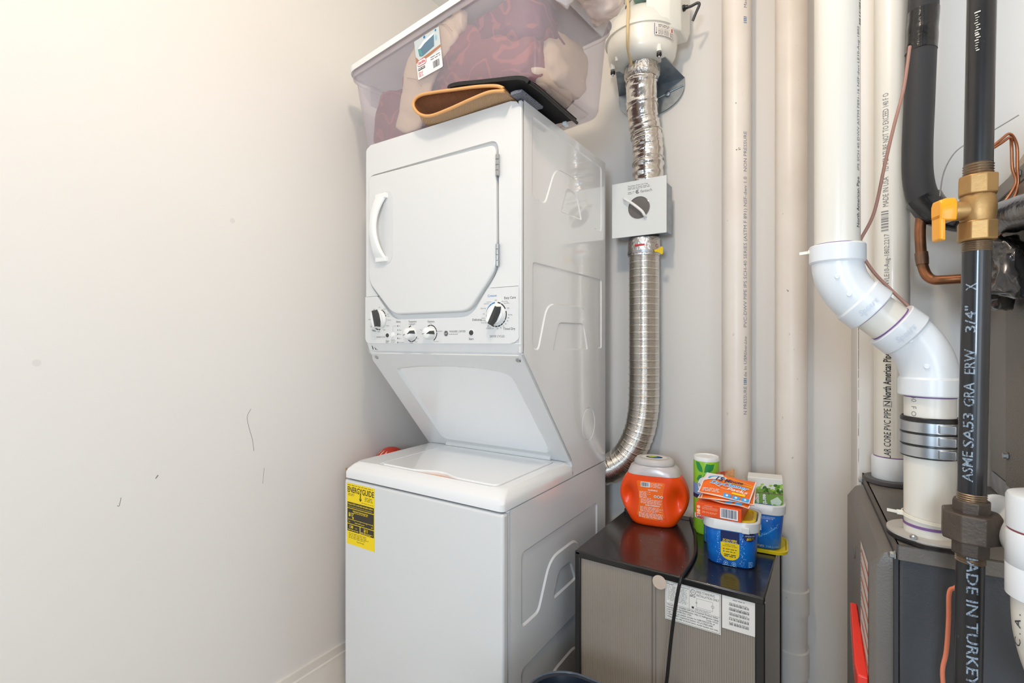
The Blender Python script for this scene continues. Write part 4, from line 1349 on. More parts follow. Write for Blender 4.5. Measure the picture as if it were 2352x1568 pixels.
lt = thing('lint_trap', 'white square dryer lint trap with round window and diagonal handle', 'lint trap', (-.576, 1.70, 1.722))
build('trap_box', MB().box(-.664, -.4835, 1.703, 1.790, 1.632, 1.803), ZINC, lt, bevel=.002)
build('cover_plate', MB().box(-.6735, -.4780, 1.699, 1.703, 1.6245, 1.8195), mat('trap_white', (226, 228, 226), .3), lt, bevel=.0012)
M = Matrix.Rotation(R(90), 3, 'X')
win = build('round_window', MB().lathe([(.0385, 0), (.0385, .002), (.037, .0024), (.0365, .001), (.001, .001)], (-.5732, 1.6990, 1.7225), 48, M), mat('window_dark', (112, 106, 102), .28, coat=.3), lt, sharp=30)
hd = MB()
hp = [Vector((-.6235, 1.6992, 1.7600)), Vector((-.6225, 1.6840, 1.7585)), Vector((-.6150, 1.6790, 1.7530)), Vector((-.5860, 1.6780, 1.7310)), Vector((-.5570, 1.6790, 1.7040)), Vector((-.5495, 1.6840, 1.6900)), Vector((-.5485, 1.6992, 1.6880))]
hd.tube(catmull(hp, 5), .0048, 12)
build('handle', hd, PLASTIC_W, lt)
d = Decal(on_xz(0, 0, 1.6990))
d.text('Secondary Dryer Lint Trap', -.6135, 1.8005, INK_GREY, w=.0715, h=.0046, bold=.01)
d.small_print(-.6135, 1.7885, -.530, 1.7980, 2, INK_GREY, 1, .35, .08, seed=2)
d.text('fantech', -.5675, 1.7735, INK_GREY, h=.0102, w=.0400)
d.ring(-.5785, 1.7790, .0055, .0032, INK_GREY, 1, 50, 330, 20); d.circ(-.5790, 1.7790, .0028, INK_GREY, 1)
d.small_print(-.6135, 1.7725, -.588, 1.7835, 2, INK_GREY, 1, .3, .4, seed=3)
d.build('printed_notice', lt)

# foil covered duct from the trap up to the fan
fd = thing('foil_duct', 'crinkled silver foil duct between lint trap and duct fan', 'duct', (-.56, 1.755, 1.815))
p2 = catmull([(-.562, 1.758, 1.800), (-.560, 1.757, 1.90), (-.562, 1.752, 1.98), (-.573, 1.737, 2.05), (-.571, 1.718, 2.14), (-.567, 1.712, 2.19), (-.567, 1.712, 2.222)], 26)
fm = MB()
q = random.Random(2)
rs = []
for i, p in enumerate(p2):
    k = i / len(p2)
    r = .0525 + (.0011 * math.sin(i * .9) + q.uniform(-.0008, .0008)) * (1 if k < .5 else .2)
    if i % 23 < 2: r += .0022
    if k > .93: r = .056 + q.uniform(-.0015, .0015)
    rs.append(r)
fm.tube(p2, rs, 44)
fm.jitter(.0024, 26, 1); fm.jitter(.0008, 85, 4)
build('foil_tube', fm, FOIL, fd, sharp=75)
# wound seams
sm = MB()
for k in (.16, .36, .55, .74):
    i = int(k * len(p2)); c = p2[i]
    loop_ = []
    for j in range(41):
        a = 2 * math.pi * j / 40
        loop_.append(c + Vector((.0545 * math.cos(a), .0545 * math.sin(a), .012 * math.sin(a + 2))))
    sm.tube(loop_, .0014, 6)
sm.jitter(.0012, 70, 8)
tag(build('foil_seam', sm, FOIL, fd), kind='stuff')

FCX, FCY = -.567, 1.712
fn = thing('duct_fan', 'white round inline duct fan with junction box on the back wall', 'fan', (FCX, FCY, 2.205))
FANW = mat('fan_white', (238, 236, 228), .3, coat=.2)
build('lower_housing', MB().lathe([(.0600, 2.213), (.068, 2.213), (.086, 2.216), (.104, 2.226), (.113, 2.242), (.117, 2.265), (.120, 2.296), (.121, 2.304)], (FCX, FCY, 0), 64, caps=False), FANW, fn, sharp=60)
build('flange', MB().lathe([(.120, 2.301), (.1275, 2.302), (.128, 2.309), (.1275, 2.316), (.120, 2.317)], (FCX, FCY, 0), 64, caps=False), FANW, fn, sharp=60)
build('upper_housing', MB().lathe([(.1215, 2.313), (.120, 2.325), (.112, 2.352), (.098, 2.377), (.080, 2.392), (.064, 2.398), (.0560, 2.400), (.0555, 2.445)], (FCX, FCY, 0), 64, caps=False), FANW, fn, sharp=60)
build('inlet_collar', MB().lathe([(.0565, 2.196), (.0585, 2.196), (.0600, 2.214), (.058, 2.214)], (FCX, FCY, 0), 48, caps=False), ZINC, fn, sharp=50)
ft = MB().lathe([(.0520, 2.172), (.0575, 2.177), (.0600, 2.185), (.0610, 2.195), (.0605, 2.206), (.0612, 2.212)], (FCX, FCY, 0), 64, caps=False)
ft.jitter(.0028, 70, 6)
build('foil_tape_wrap', ft, FOILTAPE, fn, sharp=60)
jb = build('junction_box', MB().loft([[Vector((x, y, 2.292)) for x, y in ((-.508, 1.640), (-.452, 1.668), (-.428, 1.700), (-.428, 1.775), (-.508, 1.775))],
                                      [Vector((x, y, 2.325)) for x, y in ((-.522, 1.615), (-.452, 1.640), (-.425, 1.680), (-.420, 1.785), (-.522, 1.785))],
                                      [Vector((x, y, 2.45)) for x, y in ((-.522, 1.615), (-.452, 1.640), (-.425, 1.680), (-.420, 1.785), (-.522, 1.785))]]), FANW, fn, bevel=.004)
build('cable_gland', MB().lathe([(.010, 0), (.010, .006), (.007, .008), (.006, .016)], (-.423, 1.70, 2.365), 16, Matrix.Rotation(R(90), 3, 'Y')), BLACKM, jb)
build('cable_gland', MB().lathe([(.008, 0), (.008, .006), (.006, .014)], (-.500, 1.617, 2.400), 16, Matrix.Rotation(R(100), 3, 'X')), BLACKM, jb)
build('cable', MB().tube(catmull([(-.418, 1.70, 2.365), (-.398, 1.70, 2.363), (-.378, 1.70, 2.366), (-.372, 1.703, 2.360), (-.384, 1.708, 2.340), (-.395, 1.712, 2.320)], 6), .0045, 10), GREY_D, jb)
fa = math.atan2(-FCY, -FCX)
d = Decal(lambda x, y, h: Vector((FCX + (.1185 + h) * math.cos(fa + x / .1185), FCY + (.1185 + h) * math.sin(fa + x / .1185), 2.250 + y)), base=.0032, cut=(0, .008))
d.fn = (lambda f: (lambda x, y, h: f(x + .010, y, h)))(d.fn)
d.rect(.030, .008, .108, .046, PAPER, 0, 14, 1); d.rect(.029, .008, .0305, .046, INK_NAVY, 1, 1, 1); d.circ(.0355, .0140, .0022, INK_NAVY, 1); d.text('fantech', .0378, .0155, INK_NAVY, h=.0042, rot=90, lv=1)
d.small_print(.042, .034, .086, .044, 2, INK_GREY, 1, .5); d.small_print(.042, .0275, .088, .0325, 2, INK_GREY, 1, .3); d.small_print(.042, .010, .061, .0265, 6, INK_GREY, 1, .5, .1, seed=4); d.small_print(.063, .010, .084, .0265, 6, INK_GREY, 1, .5, .1, seed=5)
d.rect(.095, .028, .101, .040, INK_RED, 1, 2, 1); d.small_print(.088, .010, .106, .026, 5, INK_GREY, 1, .5, .1, seed=7)
d.build('rating_label', fn)
build('pressure_tap', MB().lathe([(.005, -.014), (.005, -.002), (.004, .004), (.004, .010)], (FCX - .062, FCY - .083, 2.232), 14), FANW, fn)
tb_ = MB().tube(catmull([(-.583, 1.640, 2.45), (-.586, 1.600, 2.425), (-.576, 1.585, 2.390), (-.570, 1.582, 2.350), (-.572, 1.583, 2.300), (-.578, 1.600, 2.240), (-.583, 1.640, 2.212), (-.585, 1.662, 2.200)], 8), .0052, 12)
build('sensing_tube', tb_, mat('tube_amber', (222, 198, 152), .35), fn)
build('duct_top', MB().lathe([(.057, 2.43), (.0585, 2.45), (.056, 2.50), (.058, 2.60), (.0565, 2.79)], (FCX, FCY, 0), 40, caps=False).jitter(.002, 40), FOIL, fn, sharp=70)
pg = MB().box(-.632, -.600, 1.625, 1.632, 2.405, 2.445); pg.box(-.632, -.618, 1.622, 1.634, 2.385, 2.41)
build('strap_bracket', pg, ZINC, fn, bevel=.001)
build('switch_box', MB().box(-.570, -.520, 1.612, 1.655, 2.405, 2.47), mat('teal_grey', (140, 172, 165), .45), fn, bevel=.002)
# galvanised mounting bracket: an upper tray reaching out to the bolts and a round lobe flat on the wall
bk = MB()
up_ = [(-.655, 1.690, 2.2165), (-.480, 1.690, 2.2165), (-.452, 1.838, 2.205), (-.700, 1.838, 2.205)]
bk.loft([[Vector(p) for p in up_], [Vector(p) - Vector((0, 0, .002)) for p in up_]])
lob = [(-.700, 2.207), (-.452, 2.207)] + [(-.576 + .124 * math.cos(R(-k * 12)), 2.180 - .085 * math.sin(R(k * 12))) for k in range(0, 16)]
bk.prism(lob, 'y', 1.8365, 1.8385)
br = build('mounting_bracket', bk, ZINC, fn, sharp=30)
build('bracket_rib', MB().tube([(-.455, 1.8355, 2.176), (-.500, 1.8345, 2.166), (-.560, 1.8345, 2.150)], .0028, 8), ZINC, br)
build('dimple', MB().sphere((-.512, 1.834, 2.160), .011, 16, 8, (1, .5, 1)), ZINC, br)
for x, y, z in ((-.487, 1.645, 2.214), (-.655, 1.662, 2.210)):
    bt_ = build('bolt', MB().lathe([(.0035, -.020), (.0035, .006)], (x, y, z), 12), STEEL, fn)
    build('rubber_grommet', MB().lathe([(.0085, -.013), (.0085, -.006), (.004, -.0055), (.004, -.0135)], (x, y, z), 18), BLACKM, bt_)
    build('boss', MB().lathe([(.009, .0), (.008, .022)], (x, y, z), 18), FANW, bt_)

# ------------------------------------------------------------------ the two standing pipes against the wall
def stand_pipe(name, cx, cy, r, z0, z1, m, label, group):
    t = thing(name, label, 'pipe', (cx, cy, z0), group=group)
    build('pipe_run', MB().lathe([(r, z0), (r, z1)], (cx, cy, 0), 64), m, t, sharp=50)
    return t
pa = (-.271, 1.775); pb = (-.113, 1.775); PR = .0445
p1 = stand_pipe('drain_pipe', *pa, PR, 0, 2.79, PVC_OLD, 'left tall white drain pipe with grey lettering beside the duct fan', 'white drain pipes on the back wall')
p1b = stand_pipe('drain_pipe', *pb, PR, 0, 2.79, PVC_OLD, 'right tall white drain pipe with two collars behind the mini fridge', 'white drain pipes on the back wall')
INKP = mat('pipe_ink', (128, 134, 146), .6)
fa = math.atan2(-pa[1], -pa[0])
for z0, txt, h in ((1.30, 'PVC-DWV PIPE IPS SCH-40 SERIES (ASTM F 891) NSF-dwv 1.0   NON PRESSURE', .0115), (2.325, 'Made In USA', .0105), (1.02, 'N PRESSURE', .0115), (1.14, 'de In USA', .0105), (1.225, '3" Silver-Line COEX CELLULAR CORE', .011), (2.47, '3" Silver-Line', .011)):
    if z0 == 1.225: continue
    d = Decal(on_pipe(*pa, PR, fa + R(43), z0))
    d.text(txt, 0, 0, INKP, h=h, w=(len(txt) * h * .78))
    d.build('pipe_lettering', p1)
d = Decal(on_pipe(*pa, PR, fa + R(43), 1.195)); d.text('3" Silver-Line', 0, 0, INKP, h=.010, w=.075, shear=.3); d.build('pipe_lettering', p1)
for z in (1.115, 2.275):
    d = Decal(on_pipe(*pa, PR, fa + R(43), z)); d.barcode(0, 0, .022, .011, mat('print_blue', (70, 120, 165), .6), 0, 7); d.build('pipe_lettering', p1)
DIRT = mat('dirt_dark', (70, 55, 48), .8)
for cxy, ang, z, sz in ((pa, 2, 1.869, .003), (pa, 12, 1.872, .0035), (pa, -2, 2.02, .002), (pb, -12, 1.41, .003), (pb, 22, 1.14, .0012), (pb, 5, .90, .002), (pb, 10, 1.23, .0012)):
    d = Decal(on_pipe(*cxy, PR, math.atan2(-cxy[1], -cxy[0]) + R(ang), z))
    q = random.Random(int(z * 1000))
    for k in range(5): d.circ(q.uniform(-1, 1) * sz, q.uniform(-1, 1) * sz, sz * q.uniform(.2, .5), DIRT, n=7)
    d.build('dirt_spot', p1 if cxy is pa else p1b)
def collar(t, c, r0, z0, z1, m, name='collar'):
    build(name, MB().lathe([(r0, z0), (r0 + .0045, z0 + .002), (r0 + .0050, (z0 + z1) / 2), (r0 + .0045, z1 - .003), (r0, z1)], (*c, 0), 56, caps=False), m, t, sharp=40)
collar(p1b, pb, PR, .415, .492, PVC_OLD); collar(p1b, pb, PR, .222, .306, PVC_OLD)

# ------------------------------------------------------------------ furnace
fu = thing('furnace', 'dark grey furnace cabinet with warning label and red latch at lower right', 'furnace', (.0755, .9008, 0), (0, 0, R(3)))
FUR = mat('furnace_grey', (70, 72, 76), .40, .2, bump=(420, .12, 2), var=(5, .5), rgb2=(58, 60, 64))
FURD = mat('furnace_door', (112, 106, 100), .42, .15, bump=(420, .12, 2), var=(6, .4), rgb2=(98, 93, 88))
FURT = mat('furnace_top', (112, 106, 99), .5, .15, bump=(300, .15, 2), var=(8, .6), rgb2=(92, 88, 84))
FW, FD, FH = .42, .452, .962
build('cabinet', MB().box(.004, FW, .004, FD - .004, .02, FH - .004), FUR, fu, world=False, bevel=.003)
tp = MB()
tp.box(0, FW, 0, FD, FH - .0025, FH); tp.box(0, FW, 0, .003, FH - .022, FH); tp.box(0, .0035, 0, FD, FH - .022, FH)
build('top_cap', tp, FURT, fu, world=False, bevel=.0008)
dp = MB()
prof = [(0, .018), (-.022, .018), (-.030, .027), (-.030, FD - .040), (-.022, FD - .030), (0, FD - .030)]
dp.loft([[Vector((x, y, .10)) for x, y in prof], [Vector((x, y, .918)) for x, y in prof], [Vector((x * .55, .5 * FD + (y - .5 * FD) * .985, .940)) for x, y in prof], [Vector((x * .05, .5 * FD + (y - .5 * FD) * .975, .944)) for x, y in prof]])
build('door_panel', dp, FURD, fu, world=False, bevel=.003, segs=3)
build('door_gap', MB().box(-.002, .003, .008, FD - .01, .06, .945), GAP, fu, world=False)
d = Decal(lambda y, z, h: Vector((-.0302 - h, y, z)))
d.rect(.036, .70, .140, .914, mat('label_grey', (205, 200, 196), .6), 0)
ORS = mat('label_stripe', (200, 110, 70), .6)
for k in range(8):
    z = .900 - .024 * k
    d.poly([(.036, z), (.128, z + .006), (.128, z - .001), (.036, z - .007)], ORS, 1)
d.small_print(.128, .80, .138, .90, 16, INK_GREY, 1, .5)
d.build('warning_label', fu, world=False)['label'] = 'warning label with orange stripes'
ls = MB()
lr = [(-.037, .035), (-.0305, .035), (-.0305, .20), (-.037, .20)]
ls.loft([[Vector((-.044, .030, .712)), Vector((-.0305, .030, .712)), Vector((-.0305, .030, .742)), Vector((-.044, .030, .742))],
         [Vector((-.046, .055, .716)), Vector((-.0305, .055, .716)), Vector((-.0305, .055, .748)), Vector((-.046, .055, .748))],
         [Vector((-.041, .200, .757)), Vector((-.0305, .200, .757)), Vector((-.0305, .200, .778)), Vector((-.041, .200, .778))]])
lat = build('door_latch', ls, mat('latch_red', (224, 48, 32), .35, coat=.2), fu, world=False, bevel=.002)
lat['label'] = 'red latch'
d = Decal(lambda y, z, h: Vector((-.0460 + .0345 * (y - .055) - h - .0005, y, z + .28 * (y - .055))))
d.text('NON', .06, .722, mat('pale_red', (240, 170, 160), .5), h=.012); d.small_print(.10, .722, .18, .736, 2, mat('pale_red', (240, 170, 160), .5), 1, .4)
d.build('latch_lettering', fu, world=False)
for y, z, nm in ((.006, .944, 'bolt'), (FD - .012, .948, 'bolt')):
    b_ = MB().lathe([(.0065, 0), (.0065, .0015), (.0048, .002), (.0048, .0055), (.004, .0065)], (0, 0, 0), 6, Matrix.Rotation(R(-90), 3, 'Y'))
    b_.v = [p + Vector((-.001, y, z)) for p in b_.v]
    build(nm, b_, STEEL, fu, world=False)
oval_ = MB().lathe([(.013, 0), (.012, .0015), (.010, .0012), (.001, .0012)], (0, 0, 0), 24, Matrix.Rotation(R(-90), 3, 'Y'))
oval_.v = [Vector((p.x - .0302, p.y * .6 + .245, p.z + .855)) for p in oval_.v]
build('knockout', oval_, FURD, fu, world=False)
sc = MB().tube(catmull([(.09, -.0005, .79), (.12, -.0005, .775), (.135, -.0005, .74), (.130, -.0005, .70)], 6), .0005, 5)
build('scratch', sc, mat('scratch_grey', (150, 155, 160), .5), fu, world=False)

# cooling coil cabinet on the furnace
cx0 = .264
co = thing('coil_cabinet', 'brownish grey coil cabinet standing on the furnace at right edge', 'air handler', (cx0, 1.10, .963))
COILM = mat('coil_grey', (138, 130, 120), .45, .1, bump=(380, .2, 2))
COILD = mat('coil_door', (120, 112, 103), .45, .1, bump=(320, .35, 2))
build('cabinet', MB().box(cx0, .49, .905, 1.347, .997, 1.535), COILM, co, bevel=.002)
build('access_door', MB().box(cx0 - .010, cx0 - .0005, .925, 1.213, 1.000, 1.512), COILD, co, bevel=.002)
build('corner_post', MB().box(cx0 - .003, cx0 - .0005, 1.222, 1.347, 1.000, 1.512), COILM, co, bevel=.001)
build('door_gap', MB().box(cx0 - .001, cx0 + .001, 1.2125, 1.2225, 1.000, 1.512), GAP, co)
build('top_flange', MB().box(cx0 - .004, .492, .903, 1.349, 1.520, 1.547), mat('coil_flange', (150, 142, 132), .45, .1), co, bevel=.002)
build('base_strip', MB().box(cx0 - .002, .49, .905, 1.347, .963, .997), mat('base_foil', (185, 186, 188), .5, .2, var=(40, .8), rgb2=(150, 152, 156)), co)
wdg = MB().loft([[Vector((x, y, z)) for y, z in ((.905, 1.5475), (1.345, 1.5475), (1.345, 1.553), (.905, 1.632))] for x in (cx0 + .01, .48)])
build('duct_transition', wdg, mat('duct_tan', (196, 182, 162), .55, var=(14, .4), rgb2=(178, 160, 138)), co, bevel=.002)
for y, z in ((1.155, 1.5335), (1.195, 1.055)):
    b_ = MB().lathe([(.007, 0), (.007, .002), (.005, .002), (.005, .006)], (0, 0, 0), 6, Matrix.Rotation(R(-90), 3, 'Y'))
    b_.v = [p + Vector((cx0 - (.005 if z > 1.3 else .011), y, z)) for p in b_.v]
    build('hex_screw', b_, STEEL, co)

# ------------------------------------------------------------------ flue pipe with two elbows, set into the furnace
fp = thing('flue_pipe', 'white furnace pipe with two elbows and steel banded coupling', 'pipe', (.117, .943, .963))
r3 = .0302
A = Vector((.0035, .918, 1.340)); B = Vector((.117, .941, 1.238)); top = Vector((.0035, .918, 2.79)); bot = Vector((.117, .943, .964))
def fillet(a, p, b, L, n=10):
    P = p + (a - p).normalized() * L; Q = p + (b - p).normalized() * L
    return [P * (1 - t) ** 2 + p * 2 * t * (1 - t) + Q * t * t for t in [k / n for k in range(n + 1)]]
e1 = fillet(top, A, B, .042); e2 = fillet(A, B, bot, .045)
dg = (B - A).normalized()
build('pipe_run', MB().tube([top, A + Vector((0, 0, .02))], r3, 48), PVC, fp)
build('elbow', MB().tube(e1, .0345, 48), PVC_BRIGHT, fp)
build('elbow', MB().tube(e2, .0345, 48), PVC_BRIGHT, fp)
build('pipe_run', MB().tube([e1[-1], e2[0]], r3, 48), PVC, fp)
build('pipe_run', MB().tube([e2[-1], bot], r3, 48), PVC, fp)
def hub(c, dr, L, r=.0375, lip=True):
    dr = dr.normalized()
    build('hub', MB().tube([c - dr * L / 2, c - dr * (L / 2 - .0015), c + dr * (L / 2 - .003), c + dr * L / 2], [r - .001, r, r, r - .0025], 48), PVC_BRIGHT, fp, sharp=25)
hub(e1[0] + Vector((0, 0, .006)), Vector((0, 0, -1)), .028)
hub(e1[-1] + dg * .004, -dg, .028)
hub(e2[0] - dg * .004, dg, .028)
hub(e2[-1] - Vector((0, 0, .004)), Vector((0, 0, 1)), .027)
def stain(c, dr, r, w):
    build('primer_stain', MB().tube([c - dr * w / 2, c + dr * w / 2], r, 48, caps=False), PURPLE, fp)
stain(e1[0] + Vector((0, 0, .0205)), Vector((0, 0, 1)), r3 + .0004, .003)
stain(e1[-1] + dg * .0185, dg, r3 + .0004, .0025)
stain(e2[0] - dg * .0185, dg, r3 + .0004, .003)
stain(e2[-1] - Vector((0, 0, .0185)), Vector((0, 0, 1)), r3 + .0004, .003)
# moulded studs and size marks
side = Vector((-.13, -.98, 0)).normalized()
def stud(c, nrm, r=.0036):
    Mx = nrm.to_track_quat('Z', 'Y').to_matrix()
    build('moulded_stud', MB().lathe([(r, -.003), (r, .0012), (r * .8, .0018), (.0005, .0018)], c, 16, Mx), PVC_BRIGHT, fp)
for ee, ks in ((e1, (4, 8)), (e2, (2, 7))):
    for k in ks:
        stud(ee[k] + side * .0342, side)
for c, dr in ((e1[-1] + dg * .004, dg), (e2[0] - dg * .004, dg)):
    sd2 = (side - dg * side.dot(dg)).normalized()
    u = sd2.cross(dg).normalized()
    d = Decal(lambda x, y, h, c=c, u=u, sd2=sd2: c + u * x - dg * y + sd2 * ((.0375 ** 2 - x * x) ** .5 + h + .0006))
    d.cut = (0, .003)
    d.text('Spears', -.013, -.005, mat('mould_grey', (205, 210, 218), .4), h=.008, shear=.3, bold=.02)
    d.build('moulded_lettering', fp)
fa3 = math.atan2(-.918, -.0035)
for z0, txt, h in ((1.46, 'North American Pipe   IPS SCH 40 DWV ASTM F891-16 NSF-dwv LE10-Aug-1802:2117', .0068),):
    d = Decal(on_pipe(.0035, .918, r3, fa3 + R(66), 1.90, up=False)); d.barcode(.12, 0, .172, .006, INK_GREY, 0, 18); d.build('pipe_lettering', fp)
    d = Decal(on_pipe(.0035, .918, r3, fa3 + R(66), 1.425)); d.text('North American Pipe', 0, 0, INK, h=.0065, w=.075); d.text('IPS SCH 40 DWV ASTM F891-16 NSF-dwv LE10-Aug-1802', .085, 0, INK_GREY, h=.0050, w=.215); d.build('pipe_lettering', fp)
d = Decal(on_pipe(.117, .942, r3, math.atan2(-.942, -.117) - R(42), 1.176, up=False)); d.text('40  F O', 0, 0, INK_GREY, h=.0070, w=.030); d.build('pipe_lettering', fp)
# rubber coupling with three steel bands
c3 = Vector((.117, .9422, 0))
build('rubber_coupling', MB().lathe([(.0315, 1.086), (.0345, 1.087), (.0345, 1.143), (.0330, 1.145), (.0315, 1.145)], c3, 48, caps=False), BLACKM, fp, sharp=40)
for z in (1.096, 1.1135, 1.131):
    band = build('steel_band', MB().lathe([(.0346, z - .0075), (.0356, z - .0070), (.0356, z + .0070), (.0346, z + .0075)], c3, 56, caps=False), STEEL, fp, sharp=40)
    sx = c3 + Vector((.014, -.0345, z))
    build('band_screw', MB().box(sx.x - .008, sx.x + .010, sx.y - .004, sx.y + .004, z - .006, z + .006), STEEL, band, bevel=.001)
build('gasket', MB().lathe([(.0555, .9635), (.0560, .9650), (.0560, .9690), (.0550, .9700)], (.122, .952, 0), 48), BLACKM, fp, sharp=40)
build('base_flange', MB().lathe([(.0550, .9700), (.0550, .9730), (.033, .9745), (.033, .985), (.0306, .985)], (.122, .952, 0), 48, caps=False), mat('flange_grey', (178, 174, 168), .45), fp, sharp=40)
stain(Vector((.117, .943, .9865)), Vector((0, 0, 1)), r3 + .0007, .004)
sc_ = MB().lathe([(.0045, 0), (.0045, .003), (.003, .0045)], (.095, .906, .9735), 8)
build('flange_screw', sc_, STEEL, fp)
# cable ties
TIE = mat('cable_tie', (232, 226, 210), .45)
def tie(name, c, r, tilt, tail_dir, label):
    t = thing(name, label, 'cable tie', c)
    c = Vector(c)
    lp = []
    for k in range(41):
        a = 2 * math.pi * k / 40
        lp.append(c + Vector((r * math.cos(a), r * math.sin(a), tilt * math.cos(a))))
    mb = MB()
    for dz in (-.0015, 0, .0015):
        mb.tube([p + Vector((0, 0, dz)) for p in lp], .0011, 6)
    bnd = MB().lathe([(r - .0005, -.0024), (r + .0011, -.0024), (r + .0011, .0024), (r - .0005, .0024)], c, 48, caps=False)
    n = len(bnd.v)
    for i in range(n):
        p = bnd.v[i]; a = math.atan2(p.y - c.y, p.x - c.x)
        bnd.v[i] = p + Vector((0, 0, tilt * math.cos(a)))
    build('strap', bnd, TIE, t)
    td = Vector(tail_dir).normalized()
    hp_ = c + Vector((td.x, td.y, 0)).normalized() * (r + .003) + Vector((0, 0, tilt * td.x))
    build('lock', MB().box(hp_.x - .004, hp_.x + .004, hp_.y - .003, hp_.y + .003, hp_.z - .0032, hp_.z + .0032), TIE, t, bevel=.0008)
    build('tail', MB().loft([[hp_ + td * s + Vector((0, b, a_)) for b, a_ in ((-.0005, -.0022), (.0005, -.0022), (.0005, .0022), (-.0005, .0022))] for s in (.003, .016)]), TIE, t)
tie('cable_tie', (.0035, .918, 1.3985), .0318, .004, (-1, -.18, -.10), 'white cable tie around the flue pipe above its upper elbow')
tie('cable_tie', (.117, .943, .996), .0318, -.003, (-1, -.12, .10), 'white cable tie around the flue pipe at its furnace flange')

# intake pipe further back
ip = thing('intake_pipe', 'white lettered intake pipe rising from the far end of the furnace', 'pipe', (.0995, 1.287, .963))
ci = (.0995, 1.287)
build('pipe_run', MB().lathe([(.0302, .985), (.0302, 2.79)], (*ci, 0), 56), PVC, ip)
build('coupling', MB().lathe([(.0340, .9725), (.0345, .9735), (.0345, 1.0150), (.0335, 1.0170), (.0300, 1.0170)], (*ci, 0), 56, caps=False), PVC_BRIGHT, ip, sharp=40)
build('primer_stain', MB().lathe([(.0306, 1.0168), (.0306, 1.0190)], (*ci, 0), 48, caps=False), PURPLE, ip)
build('gasket', MB().lathe([(.047, .9635), (.0475, .9650), (.0475, .9715), (.0465, .9725)], (*ci, 0), 48), mat('gasket_dark', (80, 78, 78), .5), ip, sharp=40)
fi = math.atan2(-ci[1], -ci[0])
def iprint(z, txt, h, w, ang, m=INK, bold=0.0):
    d = Decal(on_pipe(*ci, .0302, fi + R(ang), z)); d.text(txt, 0, 0, m, h=h, w=w, bold=bold); d.build('pipe_lettering', ip)
iprint(1.018, 'LAR CORE PVC PIPE', .0115, .100, -3)
d = Decal(on_pipe(*ci, .0302, fi + R(-3), 1.1215))
d.text('N', .002, .001, INK, h=.010)
pts = [(0, -.001), (.0115, -.001), (.0115, .0125), (0, .0125)]
for a, b in zip(pts, pts[1:] + pts[:1]): d.stroke([a, b], .0007, INK)
d.build('pipe_lettering', ip)
iprint(1.1365, 'North American Pipe', .0125, .094, -3, INK, .02)
iprint(1.240, 'IPS SCH 40 DWV ASTM F891 NSF-dwv', .0085, .120, -8, INK_GREY)
iprint(1.366, 'NVLE10-Aug-1802:2217', .0085, .106, -8, INK_GREY)
d = Decal(on_pipe(*ci, .0302, fi + R(-10), 1.478)); d.barcode(0, 0, .044, .013, INK_GREY, 0, 14); d.build('pipe_lettering', ip)
iprint(1.528, 'MADE IN USA', .0100, .060, -10, INK_GREY)
iprint(1.598, 'TEMPERATURE NOT TO EXCEED 140 F O', .0100, .160, -10, INK_GREY)
# capped pvc tee in front of the furnace
cp = thing('capped_pipe', 'white capped pipe with sweep bend at the lower right corner', 'pipe', (.187, .76, .84))
cq = (.194, .76)
build('cap', MB().lathe([(.0335, 1.050), (.0345, 1.051), (.0345, 1.0845), (.0330, 1.0875), (.029, 1.0890), (.0005, 1.0892)], (*cq, 0), 56), PVC_BRIGHT, cp, sharp=40)
build('primer_stain', MB().lathe([(.0325, 1.0465), (.0335, 1.0505)], (*cq, 0), 48, caps=False), mat('primer_red', (150, 70, 80), .5), cp)
build('coupling', MB().lathe([(.0320, .976), (.0350, .977), (.0350, 1.010), (.0346, 1.0105), (.0346, 1.0110), (.0350, 1.0115), (.0350, 1.046), (.0335, 1.048), (.0300, 1.048)], (*cq, 0), 56, caps=False), PVC_BRIGHT, cp, sharp=40)
build('sweep_bend', MB().tube(catmull([(.194, .76, 1.0), (.194, .76, .958), (.197, .76, .928), (.207, .76, .893), (.229, .76, .861), (.262, .76, .839), (.30, .76, .831), (.45, .76, .829)], 6), .0302, 40), PVC, cp)
build('branch', MB().tube([(.188, .785, 1.026), (.172, .868, 1.040)], [.026, .020], 32), PVC_BRIGHT, cp)
d = Decal(on_pipe(*cq, .0302, math.atan2(-cq[1], -cq[0]) - R(45), .925)); d.text('C . A .', 0, 0, INK, h=.0075, w=.036); d.build('pipe_lettering', cp)

# ------------------------------------------------------------------ gas pipe with valve and union
GAS = speckle(mat('gas_black', (33, 32, 34), .34, .25, coat=.45, var=(30, .6), rgb2=(24, 24, 27)), 60, .745, (150, 145, 140), .5)
THR = mat('thread_steel', (150, 132, 112), .35, .85)
BRASS = mat('brass', (176, 140, 92), .48, .8, var=(60, .5), rgb2=(170, 130, 78), bump=(200, .08))
IRON = mat('black_iron', (92, 80, 70), .5, .45, bump=(160, .25), var=(18, .7), rgb2=(70, 62, 56))
def gx(z): return .1365 + (z - .84) / .83 * .0125
gp_ = thing('gas_pipe', 'black iron gas pipe with brass valve and yellow handle', 'gas pipe', (gx(0), .81, 0))
rg = .01355
def gseg(z0, z1, r=rg, m=GAS, n=40, name='pipe_run', par=None):
    return build(name, MB().tube([(gx(z0), .81, z0), (gx(z1), .81, z1)], r, n), m, par or gp_)
up = gseg(1.468, 2.79); mid = gseg(1.070, 1.364); lowp = gseg(0, .988)
def threads(z0, z1, par, n):
    mb = MB(); k = (z1 - z0) / n
    pth = []; rr = []
    for i in range(n * 4 + 1):
        z = z0 + k * i / 4
        pth.append((gx(z), .81, z)); rr.append(rg + (.0002, .0009, .0002, -.0005)[i % 4])
    mb.tube(pth, rr, 36, caps=False)
    build('thread', mb, THR, par, sharp=80)
